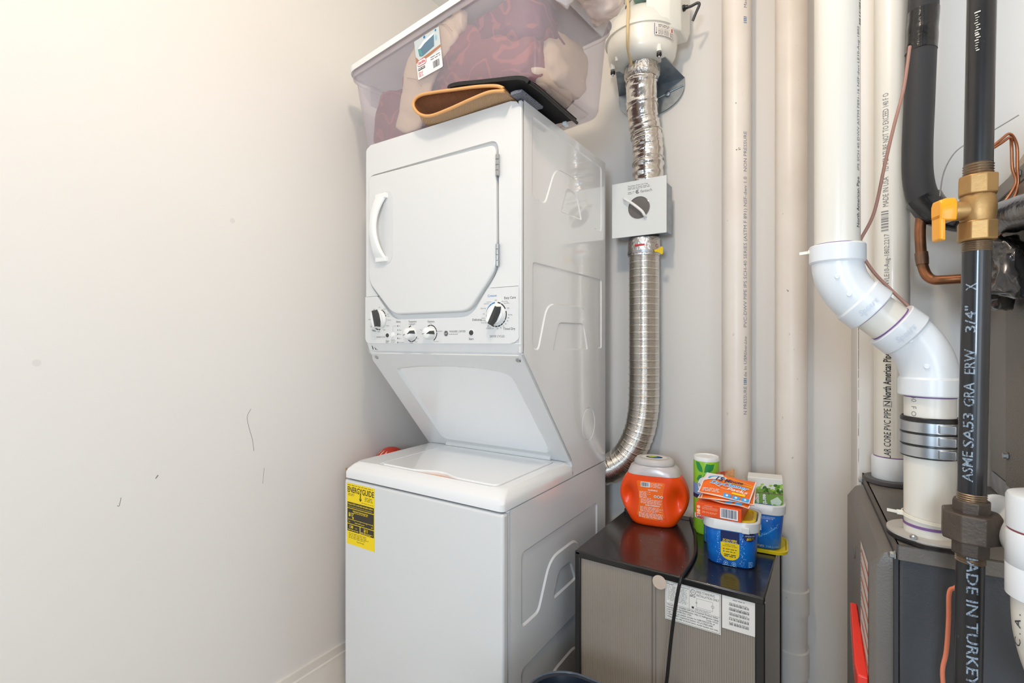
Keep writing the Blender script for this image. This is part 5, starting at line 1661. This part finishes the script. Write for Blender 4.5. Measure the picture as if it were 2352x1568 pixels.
threads(1.453, 1.4685, up, 5); threads(1.3625, 1.376, mid, 5); threads(1.061, 1.0715, mid, 4); threads(.9865, .997, lowp, 4)
def hexnut(z0, z1, r, n, rot, m, name, par, ch=.0015):
    c0, c1 = Vector((gx(z0), .81, z0)), Vector((gx(z1), .81, z1))
    def rg_(c, rr): return [c + Vector((rr * math.cos(2 * math.pi * i / n + R(rot)), rr * math.sin(2 * math.pi * i / n + R(rot)), 0)) for i in range(n)]
    return build(name, MB().loft([rg_(c0, r - ch), rg_(c0 + Vector((0, 0, ch)), r), rg_(c1 - Vector((0, 0, ch)), r), rg_(c1, r - ch)]), m, par, bevel=.0008)
vz = 1.4145
vb = MB()
vb.lathe([(.0150, vz - .026), (.0150, vz - .020), (.0158, vz - .016), (.0172, vz - .010), (.0178, vz), (.0172, vz + .010), (.0155, vz + .016), (.0150, vz + .020), (.0150, vz + .028)], (gx(vz), .81, 0), 40)
valve = build('valve_body', vb, BRASS, gp_, sharp=50)
hexnut(1.3750, 1.3990, .0190, 8, 20, BRASS, 'hex_end', gp_)
hexnut(1.4300, 1.4540, .0190, 8, 15, BRASS, 'hex_end', gp_)
sdv = Vector((-.93, -.37, 0)).normalized()
vc = Vector((gx(vz), .81, vz - .002))
sq_ = sdv.to_track_quat('Z', 'Y').to_matrix()
build('stem', MB().lathe([(.0115, .006), (.0115, .0255), (.0108, .0270), (.0060, .0275), (.0060, .030)], vc, 32, sq_), BRASS, valve, sharp=40)
YEL_H = speckle(mat('handle_yellow', (238, 158, 4), .32, coat=.3), 190, .735, (150, 140, 120), .8)
# handle: a cap over the stem with a lever hanging from it
tang = Vector((-sdv.y, sdv.x, 0)) * -1
def HP(a, t, z): return vc + sdv * a + tang * t + Vector((0, 0, z))
hb = MB()
capo = [(-.0105, -.0125), (.0105, -.0125), (.0120, -.004), (.0120, .0085), (.0085, .0150), (-.0085, .0150), (-.0120, .0085), (-.0120, -.004)]
hb.loft([[HP(.0272, t, z) for t, z in capo], [HP(.0370, t * 1.0, z) for t, z in capo], [HP(.0440, t * .8, z * .85) for t, z in capo]])
hnd = build('handle', hb, YEL_H, valve, bevel=.0016, segs=3)
lv = MB()
lo = [(-.0095, .004), (.0095, .004), (.0095, -.036), (-.0095, -.036)]
lv.loft([[HP(.0385, t, z) for t, z in lo], [HP(.0415, t, z) for t, z in lo]])
lv.loft([[HP(.0405, t, z) for t, z in ((-.0095, -.010), (.0095, -.010), (.0095, -.036), (-.0095, -.036))], [HP(.0440, t, z) for t, z in ((-.0085, -.004), (.0085, -.004), (.0080, -.0345), (-.0080, -.0345))]])
build('lever', lv, YEL_H, hnd, bevel=.0012)
# union
hexnut(1.0440, 1.0620, .0185, 8, 10, IRON, 'union_end', gp_)
hexnut(1.0140, 1.0480, .0290, 8, 18, IRON, 'union_nut', gp_)
hexnut(.9955, 1.0160, .0185, 8, 10, IRON, 'union_end', gp_)
fg_ = math.atan2(-.81, -gx(1.2))
PAINT = speckle(mat('stencil_white', (138, 152, 166), .6), 420, .52, (40, 40, 44), .8)
def gprint(z, txt, h, w, ang, upw=True):
    cx = gx(z + (w / 2 if upw else -w / 2))
    d = Decal(on_pipe(cx, .81, rg + .0002, fg_ + R(ang), z, up=upw), base=.00015); d.text(txt, 0, 0, PAINT, h=h, w=w, bold=.01); d.build('stencil_lettering', gp_)
for z, txt, w in ((1.086, 'ASME', .036), (1.127, 'SA53', .041), (1.176, 'GRA', .029), (1.215, 'ERW', .030), (1.265, '3/4"', .032), (1.315, 'X', .009)):
    gprint(z, txt, .0098, w, 2)
gprint(1.0065, 'MADE IN TURKEY', .0105, .1645, -10, False)
d = Decal(on_pipe(gx(1.62), .81, rg + .0002, fg_ - R(8), 1.60), base=.0006)
q = random.Random(9)
for k in range(16): d.rect(.003 * k, q.uniform(-.002, .001), .003 * k + q.uniform(.0008, .0022), q.uniform(.002, .004), mat('chipped_white', (205, 200, 190), .6))
d.build('paint_chips', gp_)

# ------------------------------------------------------------------ insulated line, copper tubes and wires
INS = mat('foam_black', (52, 52, 55), .55, bump=(500, .1, 2))
TAPE = mat('tape_black', (22, 22, 24), .16, coat=.4, bump=(80, .25))
il = thing('insulated_line', 'black foam insulated refrigerant line bending to the coil cabinet', 'pipe', (.146, 1.25, 1.5))
ipth = catmull([(.158, 1.25, 2.79), (.152, 1.25, 2.20), (.1465, 1.25, 1.93), (.1425, 1.25, 1.82), (.139, 1.25, 1.71), (.1365, 1.25, 1.63), (.1375, 1.249, 1.575), (.1450, 1.247, 1.535), (.1620, 1.243, 1.505), (.1900, 1.236, 1.488), (.2120, 1.215, 1.476), (.2240, 1.15, 1.462), (.2270, 1.08, 1.450), (.2320, .91, 1.428), (.2380, .78, 1.405)], 10)
build('foam_sleeve', MB().tube(ipth, .0243, 40), INS, il)
def wrap(i0, i1, r0, r1, seed):
    seg = ipth[i0:i1]
    mb = MB().tube(seg, [r0 + (r1 - r0) * k / (len(seg) - 1) for k in range(len(seg))], 40, caps=False)
    mb.jitter(.0012, 45, seed)
    build('tape_wrap', mb, TAPE, il, sharp=60)
wrap(22, 31, .0248, .0250, 1); wrap(71, 90, .0285, .0262, 2); wrap(90, 141, .0258, .0262, 3)
ct_ = tag(build('copper_line', MB().tube(catmull([(.1480, 1.247, 1.535), (.1405, 1.243, 1.480), (.1410, 1.240, 1.430), (.1430, 1.236, 1.402), (.1480, 1.231, 1.382), (.1570, 1.225, 1.3715), (.1700, 1.217, 1.369), (.2100, 1.210, 1.369), (.255, 1.205, 1.369)], 7), .0088, 20), mat('copper_aged', (166, 108, 74), .36, .85, var=(34, 1.0), rgb2=(108, 88, 70))), 'bare copper elbow tube under the black insulated line', 'pipe')
build('solder_joint', MB().tube([(.1411, 1.2395, 1.426), (.1420, 1.238, 1.414), (.1430, 1.236, 1.402)], [.0100, .0108, .0100], 20).jitter(.0008, 90), mat('solder', (135, 105, 85), .4, .8), ct_)
tp_ = MB().sphere((0, 0, 0), 1, 70, 44)
for i, p in enumerate(tp_.v):
    k = Vector([math.copysign(abs(v) ** .8, v) for v in p])
    tp_.v[i] = Vector((k.x * .022, k.y * .085, k.z * .050))
tp_.jitter(.030, 16, 3); tp_.jitter(.012, 38, 5); tp_.jitter(.004, 90, 1)
for i, p in enumerate(tp_.v):
    tp_.v[i] = Vector((min(p.x + .229, .2515), p.y + 1.115, p.z + 1.366))
tag(build('taped_bundle', tp_, mat('wrap_silverblack', (70, 67, 66), .20, .35, coat=.6), sharp=40), 'crumpled black tape bundle beside the gas pipe under the valve', 'tape bundle')
CU = mat('copper_bright', (186, 122, 86), .36, .8)
for k, (dx, zz, lab) in enumerate(((0, 0, 'outer thin copper loop rising beside the gas pipe'), (-.006, -.006, 'inner thin copper loop rising beside the gas pipe'))):
    pth = catmull([(.205, 1.10, 1.560), (.2270, 1.11, 1.582 + zz), (.2400, 1.12, 1.592 + zz), (.2500 + dx, 1.13, 1.575), (.2520 + dx, 1.135, 1.540), (.2540 + dx * .5, 1.14, 1.515), (.2490 + dx * 2, 1.14, 1.492 + zz), (.2380 + dx * 2, 1.14, 1.480 + zz * -1)] + ([(.2200, 1.14, 1.487), (.2100, 1.14, 1.50)] if k else [(.2330, 1.14, 1.46), (.2340, 1.145, 1.40)]), 7)
    tag(build('copper_capillary', MB().tube(pth, .0022, 10), CU), lab, 'copper tube', 'thin copper loops by the gas valve')
tag(build('grey_cable', MB().tube(catmull([(.150, 1.10, 1.500), (.1540, 1.10, 1.535), (.1640, 1.10, 1.562), (.1780, 1.10, 1.578), (.205, 1.10, 1.590), (.25, 1.12, 1.62)], 7), .0010, 8), mat('cable_grey', (150, 148, 146), .5)), 'thin grey cable curving behind the gas pipe', 'cable')
tag(build('thermostat_wire', MB().tube(catmull([(.100, 1.00, 1.720), (.0910, .985, 1.650), (.0780, .97, 1.590), (.0660, .96, 1.530), (.0520, .955, 1.455), (.0345, .948, 1.413), (.0325, .945, 1.399), (.0490, .95, 1.365), (.0710, .958, 1.336), (.1030, .966, 1.298), (.1260, .972, 1.270), (.140, .985, 1.245)], 7), .0024, 10), mat('wire_brown', (165, 122, 108), .5)), 'brown thermostat wire tied to the white flue pipe', 'wire')
tag(build('salmon_wire', MB().tube(catmull([(.150, .872, .945), (.1345, .868, .930), (.1275, .865, .922), (.1265, .864, .885), (.1240, .862, .845), (.1200, .860, .820), (.1210, .858, .79), (.125, .858, .70)], 7), .0026, 10), mat('wire_salmon', (224, 128, 96), .5)), 'salmon orange wire hanging in front of the furnace', 'wire')

# ------------------------------------------------------------------ clear bin on the dryer with what is in it
BL, BD, BH = .745, .325, .278
brot = Matrix.Rotation(R(-5.2), 4, 'Z') @ Matrix.Rotation(R(-2.5), 4, 'Y')
beul = brot.to_euler()
bloc = Vector((-1.354, 1.150, 1.8955))
CLR = clear_plastic('bin_plastic', (232, 224, 230), .875, .18)
CLRIM = clear_plastic('bin_rim_plastic', (232, 230, 230), .62, .2)
bx = thing('storage_bin', 'clear plastic storage bin with white lid on top of the dryer', 'storage bin', bloc, beul)
def bring(o, z, r=.05, n=8):
    return [Vector((p[0], p[1], z)) for p in rrect(-o, BL + o, -o, BD + o, r, n)]
sh = MB()
sh.loft([bring(-.030, .004, .03), bring(-.012, .0, .04), bring(-.002, .004), bring(.002, .014), bring(.026, BH - .030), bring(.028, BH - .026), bring(.034, BH - .024), bring(.034, BH)], caps=False)
base = MB()
b0 = bring(-.030, .004, .03)
sh.add(b0, [tuple(range(len(b0)))])
bo = build('bin_body', sh, CLR, bx, world=False, sharp=40)
bo.modifiers.new('thickness', 'SOLIDIFY').thickness = .0016
# handles at the ends
for xe, sg in ((BL + .033, 1), (-.033, -1)):
    hm = MB()
    hm.loft([[Vector((xe, y, BH - .075)), Vector((xe + sg * .004, y, BH - .075)), Vector((xe + sg * .045, y, BH - .012)), Vector((xe + sg * .047, y, BH)), Vector((xe, y, BH))] for y in (.06, BD - .06)])
    build('end_handle', hm, CLRIM, bx, world=False, bevel=.006)
ldm = MB()
ldm.loft([bring(.030, BH + .0005), bring(.040, BH - .006, .055), bring(.041, BH + .012, .055), bring(.037, BH + .017, .05), bring(.02, BH + .017, .045), bring(.016, BH + .011, .04)])
build('bin_lid', ldm, mat('lid_white', (242, 242, 240), .35), bx, world=False, sharp=40)
tl = MB().box(BL + .030, BL + .046, .150, .175, BH - .035, BH - .02)
build('latch', tl, mat('latch_teal', (0, 96, 110), .4), bx, world=False, bevel=.003)
d = Decal(lambda x, z, h: Vector((x, -.002 - (z - .014) * .024 / .234 - h - .0012, z)))
d.poly(round_poly([(.305, .137), (.412, .137), (.412, .250), (.305, .250)], .004, 3), mat('label_photo_white', (240, 238, 236), .4), 0)
d.poly([(.305, .185), (.412, .185), (.412, .250), (.305, .250)], mat('photo_pale', (196, 205, 206), .4), 1)
d.poly([(.305, .185), (.360, .185), (.412, .193), (.412, .200), (.318, .190), (.305, .205)], mat('photo_floor', (176, 118, 84), .4), 2)
d.poly([(.318, .222), (.345, .235), (.390, .240), (.386, .205), (.335, .196), (.322, .200)], mat('photo_blue', (92, 122, 142), .4), 3)
d.poly([(.318, .222), (.345, .236), (.392, .241), (.388, .236), (.350, .228), (.330, .220)], INK_WHITE, 4)
d.poly([(.318, .222), (.330, .218), (.336, .198), (.330, .196)], mat('photo_teal', (80, 150, 150), .4), 5)
d.circ(.397, .225, .005, mat('photo_aqua', (150, 190, 205), .4), 3, ry=.008); d.circ(.350, .245, .004, INK_BLUE, 4); d.circ(.398, .245, .003, INK_BLUE, 4)
d.poly(round_poly([(.309, .172), (.348, .172), (.348, .190), (.309, .190)], .008, 4), INK_RED, 4); d.poly(round_poly([(.3105, .1735), (.3465, .1735), (.3465, .1885), (.3105, .1885)], .007, 4), INK_WHITE, 5)
d.text('Sterilite', .3285, .1775, INK_RED, h=.0085, w=.030, align='c', lv=6, bold=.03)
d.rect(.310, .161, .340, .168, INK, 2); d.small_print(.311, .1625, .339, .1665, 1, INK_WHITE, 3, .5); d.small_print(.310, .142, .330, .157, 4, INK_RED, 2, .4); d.small_print(.366, .170, .410, .182, 2, INK_GREY, 2, .4)
d.barcode(.374, .146, .402, .165, INK, 2, 14)
lab = d.build('product_label', bx, world=False); lab['label'] = 'paper product label with a photo'

MAR = mat('damask_maroon', (120, 44, 52), .65, bump=(90, .12))
def damask(m):
    nt = m.node_tree; b = nt.nodes['Principled BSDF']
    tc = nt.nodes.new('ShaderNodeTexCoord')
    nz = nt.nodes.new('ShaderNodeTexNoise'); nz.inputs['Scale'].default_value = 9
    ad = nt.nodes.new('ShaderNodeMix'); ad.data_type = 'RGBA'; ad.inputs[0].default_value = .25
    nt.links.new(tc.outputs['Object'], nz.inputs['Vector']); nt.links.new(tc.outputs['Object'], ad.inputs[6]); nt.links.new(nz.outputs['Color'], ad.inputs[7])
    w = nt.nodes.new('ShaderNodeTexWave'); w.wave_type = 'RINGS'; w.inputs['Scale'].default_value = 7; w.inputs['Distortion'].default_value = 7; w.inputs['Detail'].default_value = 1.5
    nt.links.new(ad.outputs[2], w.inputs['Vector'])
    rp = nt.nodes.new('ShaderNodeMapRange'); rp.inputs['From Min'].default_value = .86; rp.inputs['From Max'].default_value = .93; rp.inputs['To Max'].default_value = .55
    nt.links.new(w.outputs['Fac'], rp.inputs['Value'])
    mx = nt.nodes.new('ShaderNodeMix'); mx.data_type = 'RGBA'; mx.inputs[6].default_value = b.inputs['Base Color'].default_value; mx.inputs[7].default_value = lin((168, 82, 72))
    nt.links.new(rp.outputs['Result'], mx.inputs[0]); nt.links.new(mx.outputs[2], b.inputs['Base Color'])
damask(MAR)
PUR = mat('damask_plum', (98, 36, 62), .65, bump=(90, .12)); damask(PUR)
BEI = mat('quilt_beige', (214, 190, 158), .75, bump=(140, .15))
def lump(name, boxes, m, label, cat, seed, amt=.02, group=None, fold=0.0):
    """soft folded cloth pieces in bin coordinates: (centre, half sizes)"""
    t = thing(name, label, cat, bloc, beul, group)
    for c, s in boxes:
        mb = MB().sphere((0, 0, 0), 1, 44, 26)
        for i, p in enumerate(mb.v):
            k = Vector([math.copysign(abs(v) ** .55, v) for v in p])
            mb.v[i] = Vector((k.x * s[0], k.y * s[1], k.z * s[2]))
        mb.jitter(amt, 11, seed); mb.jitter(amt * .35, 34, seed + 3)
        for i, p in enumerate(mb.v):
            w = p + Vector(c)
            if fold: w += Vector((0, 1, 0)) * fold * math.sin(w.x * 48 + w.z * 62 + seed)
            lo = -.0005 - .024 * max(0, w.z - .014) / .234 + .004
            w.y = max(lo + .002, min(BD - .006, w.y)); w.z = max(.012, min(BH - .012, w.z)); w.x = max(.006, min(BL - .006, w.x))
            mb.v[i] = w
        build('fold', mb, m, t, world=False, sharp=80)
        seed += 5
    return t
lump('maroon_comforter', [((.50, .16, .11), (.20, .16, .11)), ((.42, .14, .06), (.20, .14, .06)), ((.50, .16, .19), (.17, .15, .06))], MAR, 'maroon damask comforter folded in the clear bin', 'bedding', 3, .03, fold=.006)
lump('plum_sham', [((.600, .11, .205), (.115, .10, .065))], PUR, 'plum patterned cushion cover bulging at the bin top right', 'bedding', 8, .022, fold=.004)
lump('maroon_cloth', [((.085, .13, .10), (.085, .12, .10)), ((.165, .12, .06), (.08, .11, .06))], MAR, 'maroon damask cloth folded at the left end of the bin', 'bedding', 14, .028, fold=.006)
lump('beige_wrap', [((.675, .20, .12), (.045, .10, .08)), ((.655, .16, .05), (.04, .10, .035))], BEI, 'beige cloth bunched at the right end of the bin', 'bedding', 21, .022, fold=.004)
# quilted pad: a long folded band pressed against the front wall of the bin
qp = thing('quilted_pad', 'beige quilted pad pressed upright against the front of the bin', 'pad', bloc, beul)
band = [(.165, .018), (.200, .060), (.230, .115), (.262, .170), (.315, .215), (.370, .240), (.425, .262), (.462, .258)]
wid = [.052, .060, .066, .070, .068, .058, .050, .038]
cen = catmull([(a, 0, b) for a, b in band], 5)
ws = []
for i in range(len(cen)):
    k = i / (len(cen) - 1) * (len(wid) - 1); j = int(min(k, len(wid) - 2)); ws.append(wid[j] + (wid[j + 1] - wid[j]) * (k - j))
rings = []
for i, c in enumerate(cen):
    t_ = (cen[min(i + 1, len(cen) - 1)] - cen[max(i - 1, 0)]).normalized()
    nn = Vector((-t_.z, 0, t_.x)) * -1
    ring = []
    for k in range(20):
        a = 2 * math.pi * k / 20
        off = math.copysign(abs(math.cos(a)) ** .7, math.cos(a)) * ws[i]
        th = .014 * math.copysign(abs(math.sin(a)) ** .8, math.sin(a)) * (1 - .25 * (i % 5 == 0))
        w = c + nn * off
        lo = -.024 * max(0, w.z - .014) / .234
        ring.append(Vector((w.x + .03, lo + .022 + th, max(.012, min(BH - .012, w.z)))))
    rings.append(ring)
build('quilted_band', MB().loft(rings).jitter(.004, 26, 2), BEI, qp, world=False, sharp=80)
st_ = MB()
for k in (1, 3):
    i = [6, 13, 20, 27][k]
    c = cen[min(i, len(cen) - 1)]
    st_.tube([(c.x + .03 - .03, .004 - .024 * c.z / .25 + .0005, c.z + .02), (c.x + .03 + .01, .004 - .024 * c.z / .25, c.z), (c.x + .03 + .035, .004 - .024 * c.z / .25, c.z - .03)], .0012, 6)
build('stitching', st_, mat('stitch_tan', (180, 154, 122), .8), qp, world=False)
lump('beige_pillow', [((.29, .12, .225), (.075, .085, .040)), ((.40, .20, .16), (.06, .09, .09))], BEI, 'beige padded roll at the top left inside the bin', 'pad', 31, .016, fold=.002)
lump('rust_cloth', [((.215, .10, .190), (.045, .08, .030))], mat('rust_cloth', (150, 74, 60), .7), 'small rust coloured cloth near the bin top left', 'bedding', 41, .014)

# plastic bag lying over the right end of the bin lid
bg = thing('plastic_bag', 'crumpled pale pink plastic bag hanging over the right end of the bin', 'bag', (-.524, 1.225, 2.10))
PKB = mat('bag_pink', (226, 206, 196), .35, coat=.2, bump=(24, .35))
mb = MB().sphere((0, 0, 0), 1, 90, 50)
for i, p in enumerate(mb.v):
    k = Vector([math.copysign(abs(v) ** .75, v) for v in p])
    ang = math.atan2(p.y, p.x)
    rr = 1 + (.05 * math.sin(ang * 11 + p.z * 3) + .035 * math.sin(ang * 23 + 1 + p.z * 5)) * (1 - .4 * p.z * p.z)
    mb.v[i] = Vector((k.x * .058 * rr, k.y * .105 * rr, k.z * .105))
mb.jitter(.020, 13, 4); mb.jitter(.006, 40, 2)
mb.v = [p + Vector((-.530, 1.225, 2.236)) for p in mb.v]
build('bag_body', mb, PKB, bg, sharp=80)
for c_, sz in (((-.558, 1.112, 2.128), (.030, .024, .036)), ((-.606, 1.085, 2.160), (.022, .016, .022))):
    mb = MB().sphere((0, 0, 0), 1, 36, 20)
    for i, p in enumerate(mb.v): mb.v[i] = Vector((p.x * sz[0], p.y * sz[1], p.z * sz[2]))
    mb.jitter(.014, 26, 7); mb.jitter(.004, 80, 3)
    mb.v = [p + Vector(c_) for p in mb.v]
    build('bag_knot', mb, mat('bag_white', (240, 232, 230), .3, coat=.2), bg, sharp=60)

# ------------------------------------------------------------------ floor mats folded under the bin
def mat_strip(profile, th, y0, y1, flat_to):
    """a folded mat: profile in the XZ plane (open polyline), swept back in Y and pressed flat under the bin"""
    pf = catmull([(a, 0, b) for a, b in profile], 6)
    rings = []
    ys = [y0 + (y1 - y0) * t for t in (0, .03, .07, .12, .3, .6, 1)]
    for yi, y in enumerate(ys):
        k = (1, 1, .8, .35, .22, .22, .22)[yi]
        o = []; n_ = len(pf)
        for i, p in enumerate(pf):
            t = (pf[min(i + 1, n_ - 1)] - pf[max(i - 1, 0)]).normalized()
            nr = Vector((-t.z, 0, t.x))
            zc = flat_to + (p.z - flat_to) * k
            q_ = Vector((p.x, y, zc))
            o.append((q_ + nr * th / 2 * min(1, k + .35), q_ - nr * th / 2 * min(1, k + .35)))
        rings.append([a for a, b in o] + [b for a, b in reversed(o)])
    out = MB().loft(rings)
    m_ = len(rings[0]) // 2
    out.m = [1 if (len(f) == 4 and min(i % (2 * m_) for i in f) >= m_ - 1) else 0 for f in out.f]
    return out
TAN = wave_bump(mat('mat_tan', (196, 160, 122), .7), 150, .5, 'DIAGONAL', (150, 120, 92), .6)
TANB = mat('mat_binding', (222, 164, 104), .6)
tprof = [(-.712, 1.8985), (-.76, 1.9085), (-.82, 1.9060), (-.90, 1.8990), (-.965, 1.8975), (-1.005, 1.9110), (-1.030, 1.9360), (-1.030, 1.9560), (-1.005, 1.9660), (-.95, 1.9600), (-.88, 1.9480), (-.80, 1.9340), (-.74, 1.9190), (-.715, 1.9060)]
tm = thing('tan_floor_mat', 'folded tan woven floor mat squeezed between dryer and storage bin', 'mat', (-.86, 1.09, 1.894))
build('mat_body', mat_strip(tprof, .0055, 1.062, 1.36, 1.8965), [TAN, wave_bump(mat('mat_lining', (138, 86, 50), .75), 150, .6, 'DIAGONAL', (100, 60, 34), .6)], tm, sharp=60)
bpth = catmull([(a, 1.061, b) for a, b in tprof], 6)
build('binding', MB().tube(bpth, .0045, 10), TANB, tm)
BLKM = mat('mat_black', (30, 29, 30), .8, bump=(260, .5))
kprof = [(-.900, 1.9570), (-.893, 1.9625), (-.86, 1.9595), (-.80, 1.9470), (-.73, 1.9330), (-.68, 1.9230), (-.652, 1.9130), (-.640, 1.9020)]
km = thing('black_car_mat', 'black car mat draped over the tan mat at the dryer corner', 'mat', (-.75, 1.09, 1.894))
build('mat_body', mat_strip(kprof, .010, 1.060, 1.335, 1.9120), [BLKM, BLKM], km, sharp=60)
build('binding', MB().tube(catmull([(a, 1.066, b) for a, b in kprof], 6), .0048, 10), BLACKM, km)
build('binding', MB().tube(catmull([(-.640, 1.066, 1.902), (-.637, 1.12, 1.9015), (-.637, 1.22, 1.900), (-.638, 1.335, 1.8995)], 6), .0045, 10), BLACKM, km)
gm = MB()
gm.prism([(-.706, 1.8935), (-.672, 1.8935), (-.670, 1.8995), (-.69, 1.9030), (-.706, 1.902)], 'y', 1.080, 1.19)
tag(build('grey_rug', gm, speckle(mat('rug_grey', (120, 124, 134), .9), 300, .55, (70, 72, 80), .9), bevel=.001), 'grey flecked rug strip under the black car mat', 'rug')
clipm = MB().box(-.676, -.664, 1.315, 1.335, 1.895, 1.905)
tag(build('clear_clip', clipm, mat('clip_clear', (225, 230, 235), .15), bevel=.0015), 'small clear plastic clip on the dryer top edge', 'clip')

# ------------------------------------------------------------------ dark bin in front, only its rim in view
wb = thing('waste_bin', 'dark navy waste bin whose rim shows at the bottom edge', 'bin', (-.40, .86, 0))
NAVY = mat('bin_navy', (22, 30, 42), .3, coat=.2)
def wring(o, z): return [Vector((p[0], p[1], z)) for p in rrect(-.562 - o, -.24 + o, .70 - o, 1.026 + o, .085, 10)]
build('bin_body', MB().loft([wring(-.05, .001), wring(-.045, .004), wring(-.008, .48), wring(0, .494), wring(0, .4985), wring(-.004, .500), wring(-.008, .4985), wring(-.012, .48), wring(-.05, .012)]), NAVY, wb, sharp=40)
build('rim_bead', MB().tube(wring(.0005, .4985) + [wring(.0005, .4985)[0]], .0030, 8), mat('rim_highlight', (70, 80, 92), .3), wb)
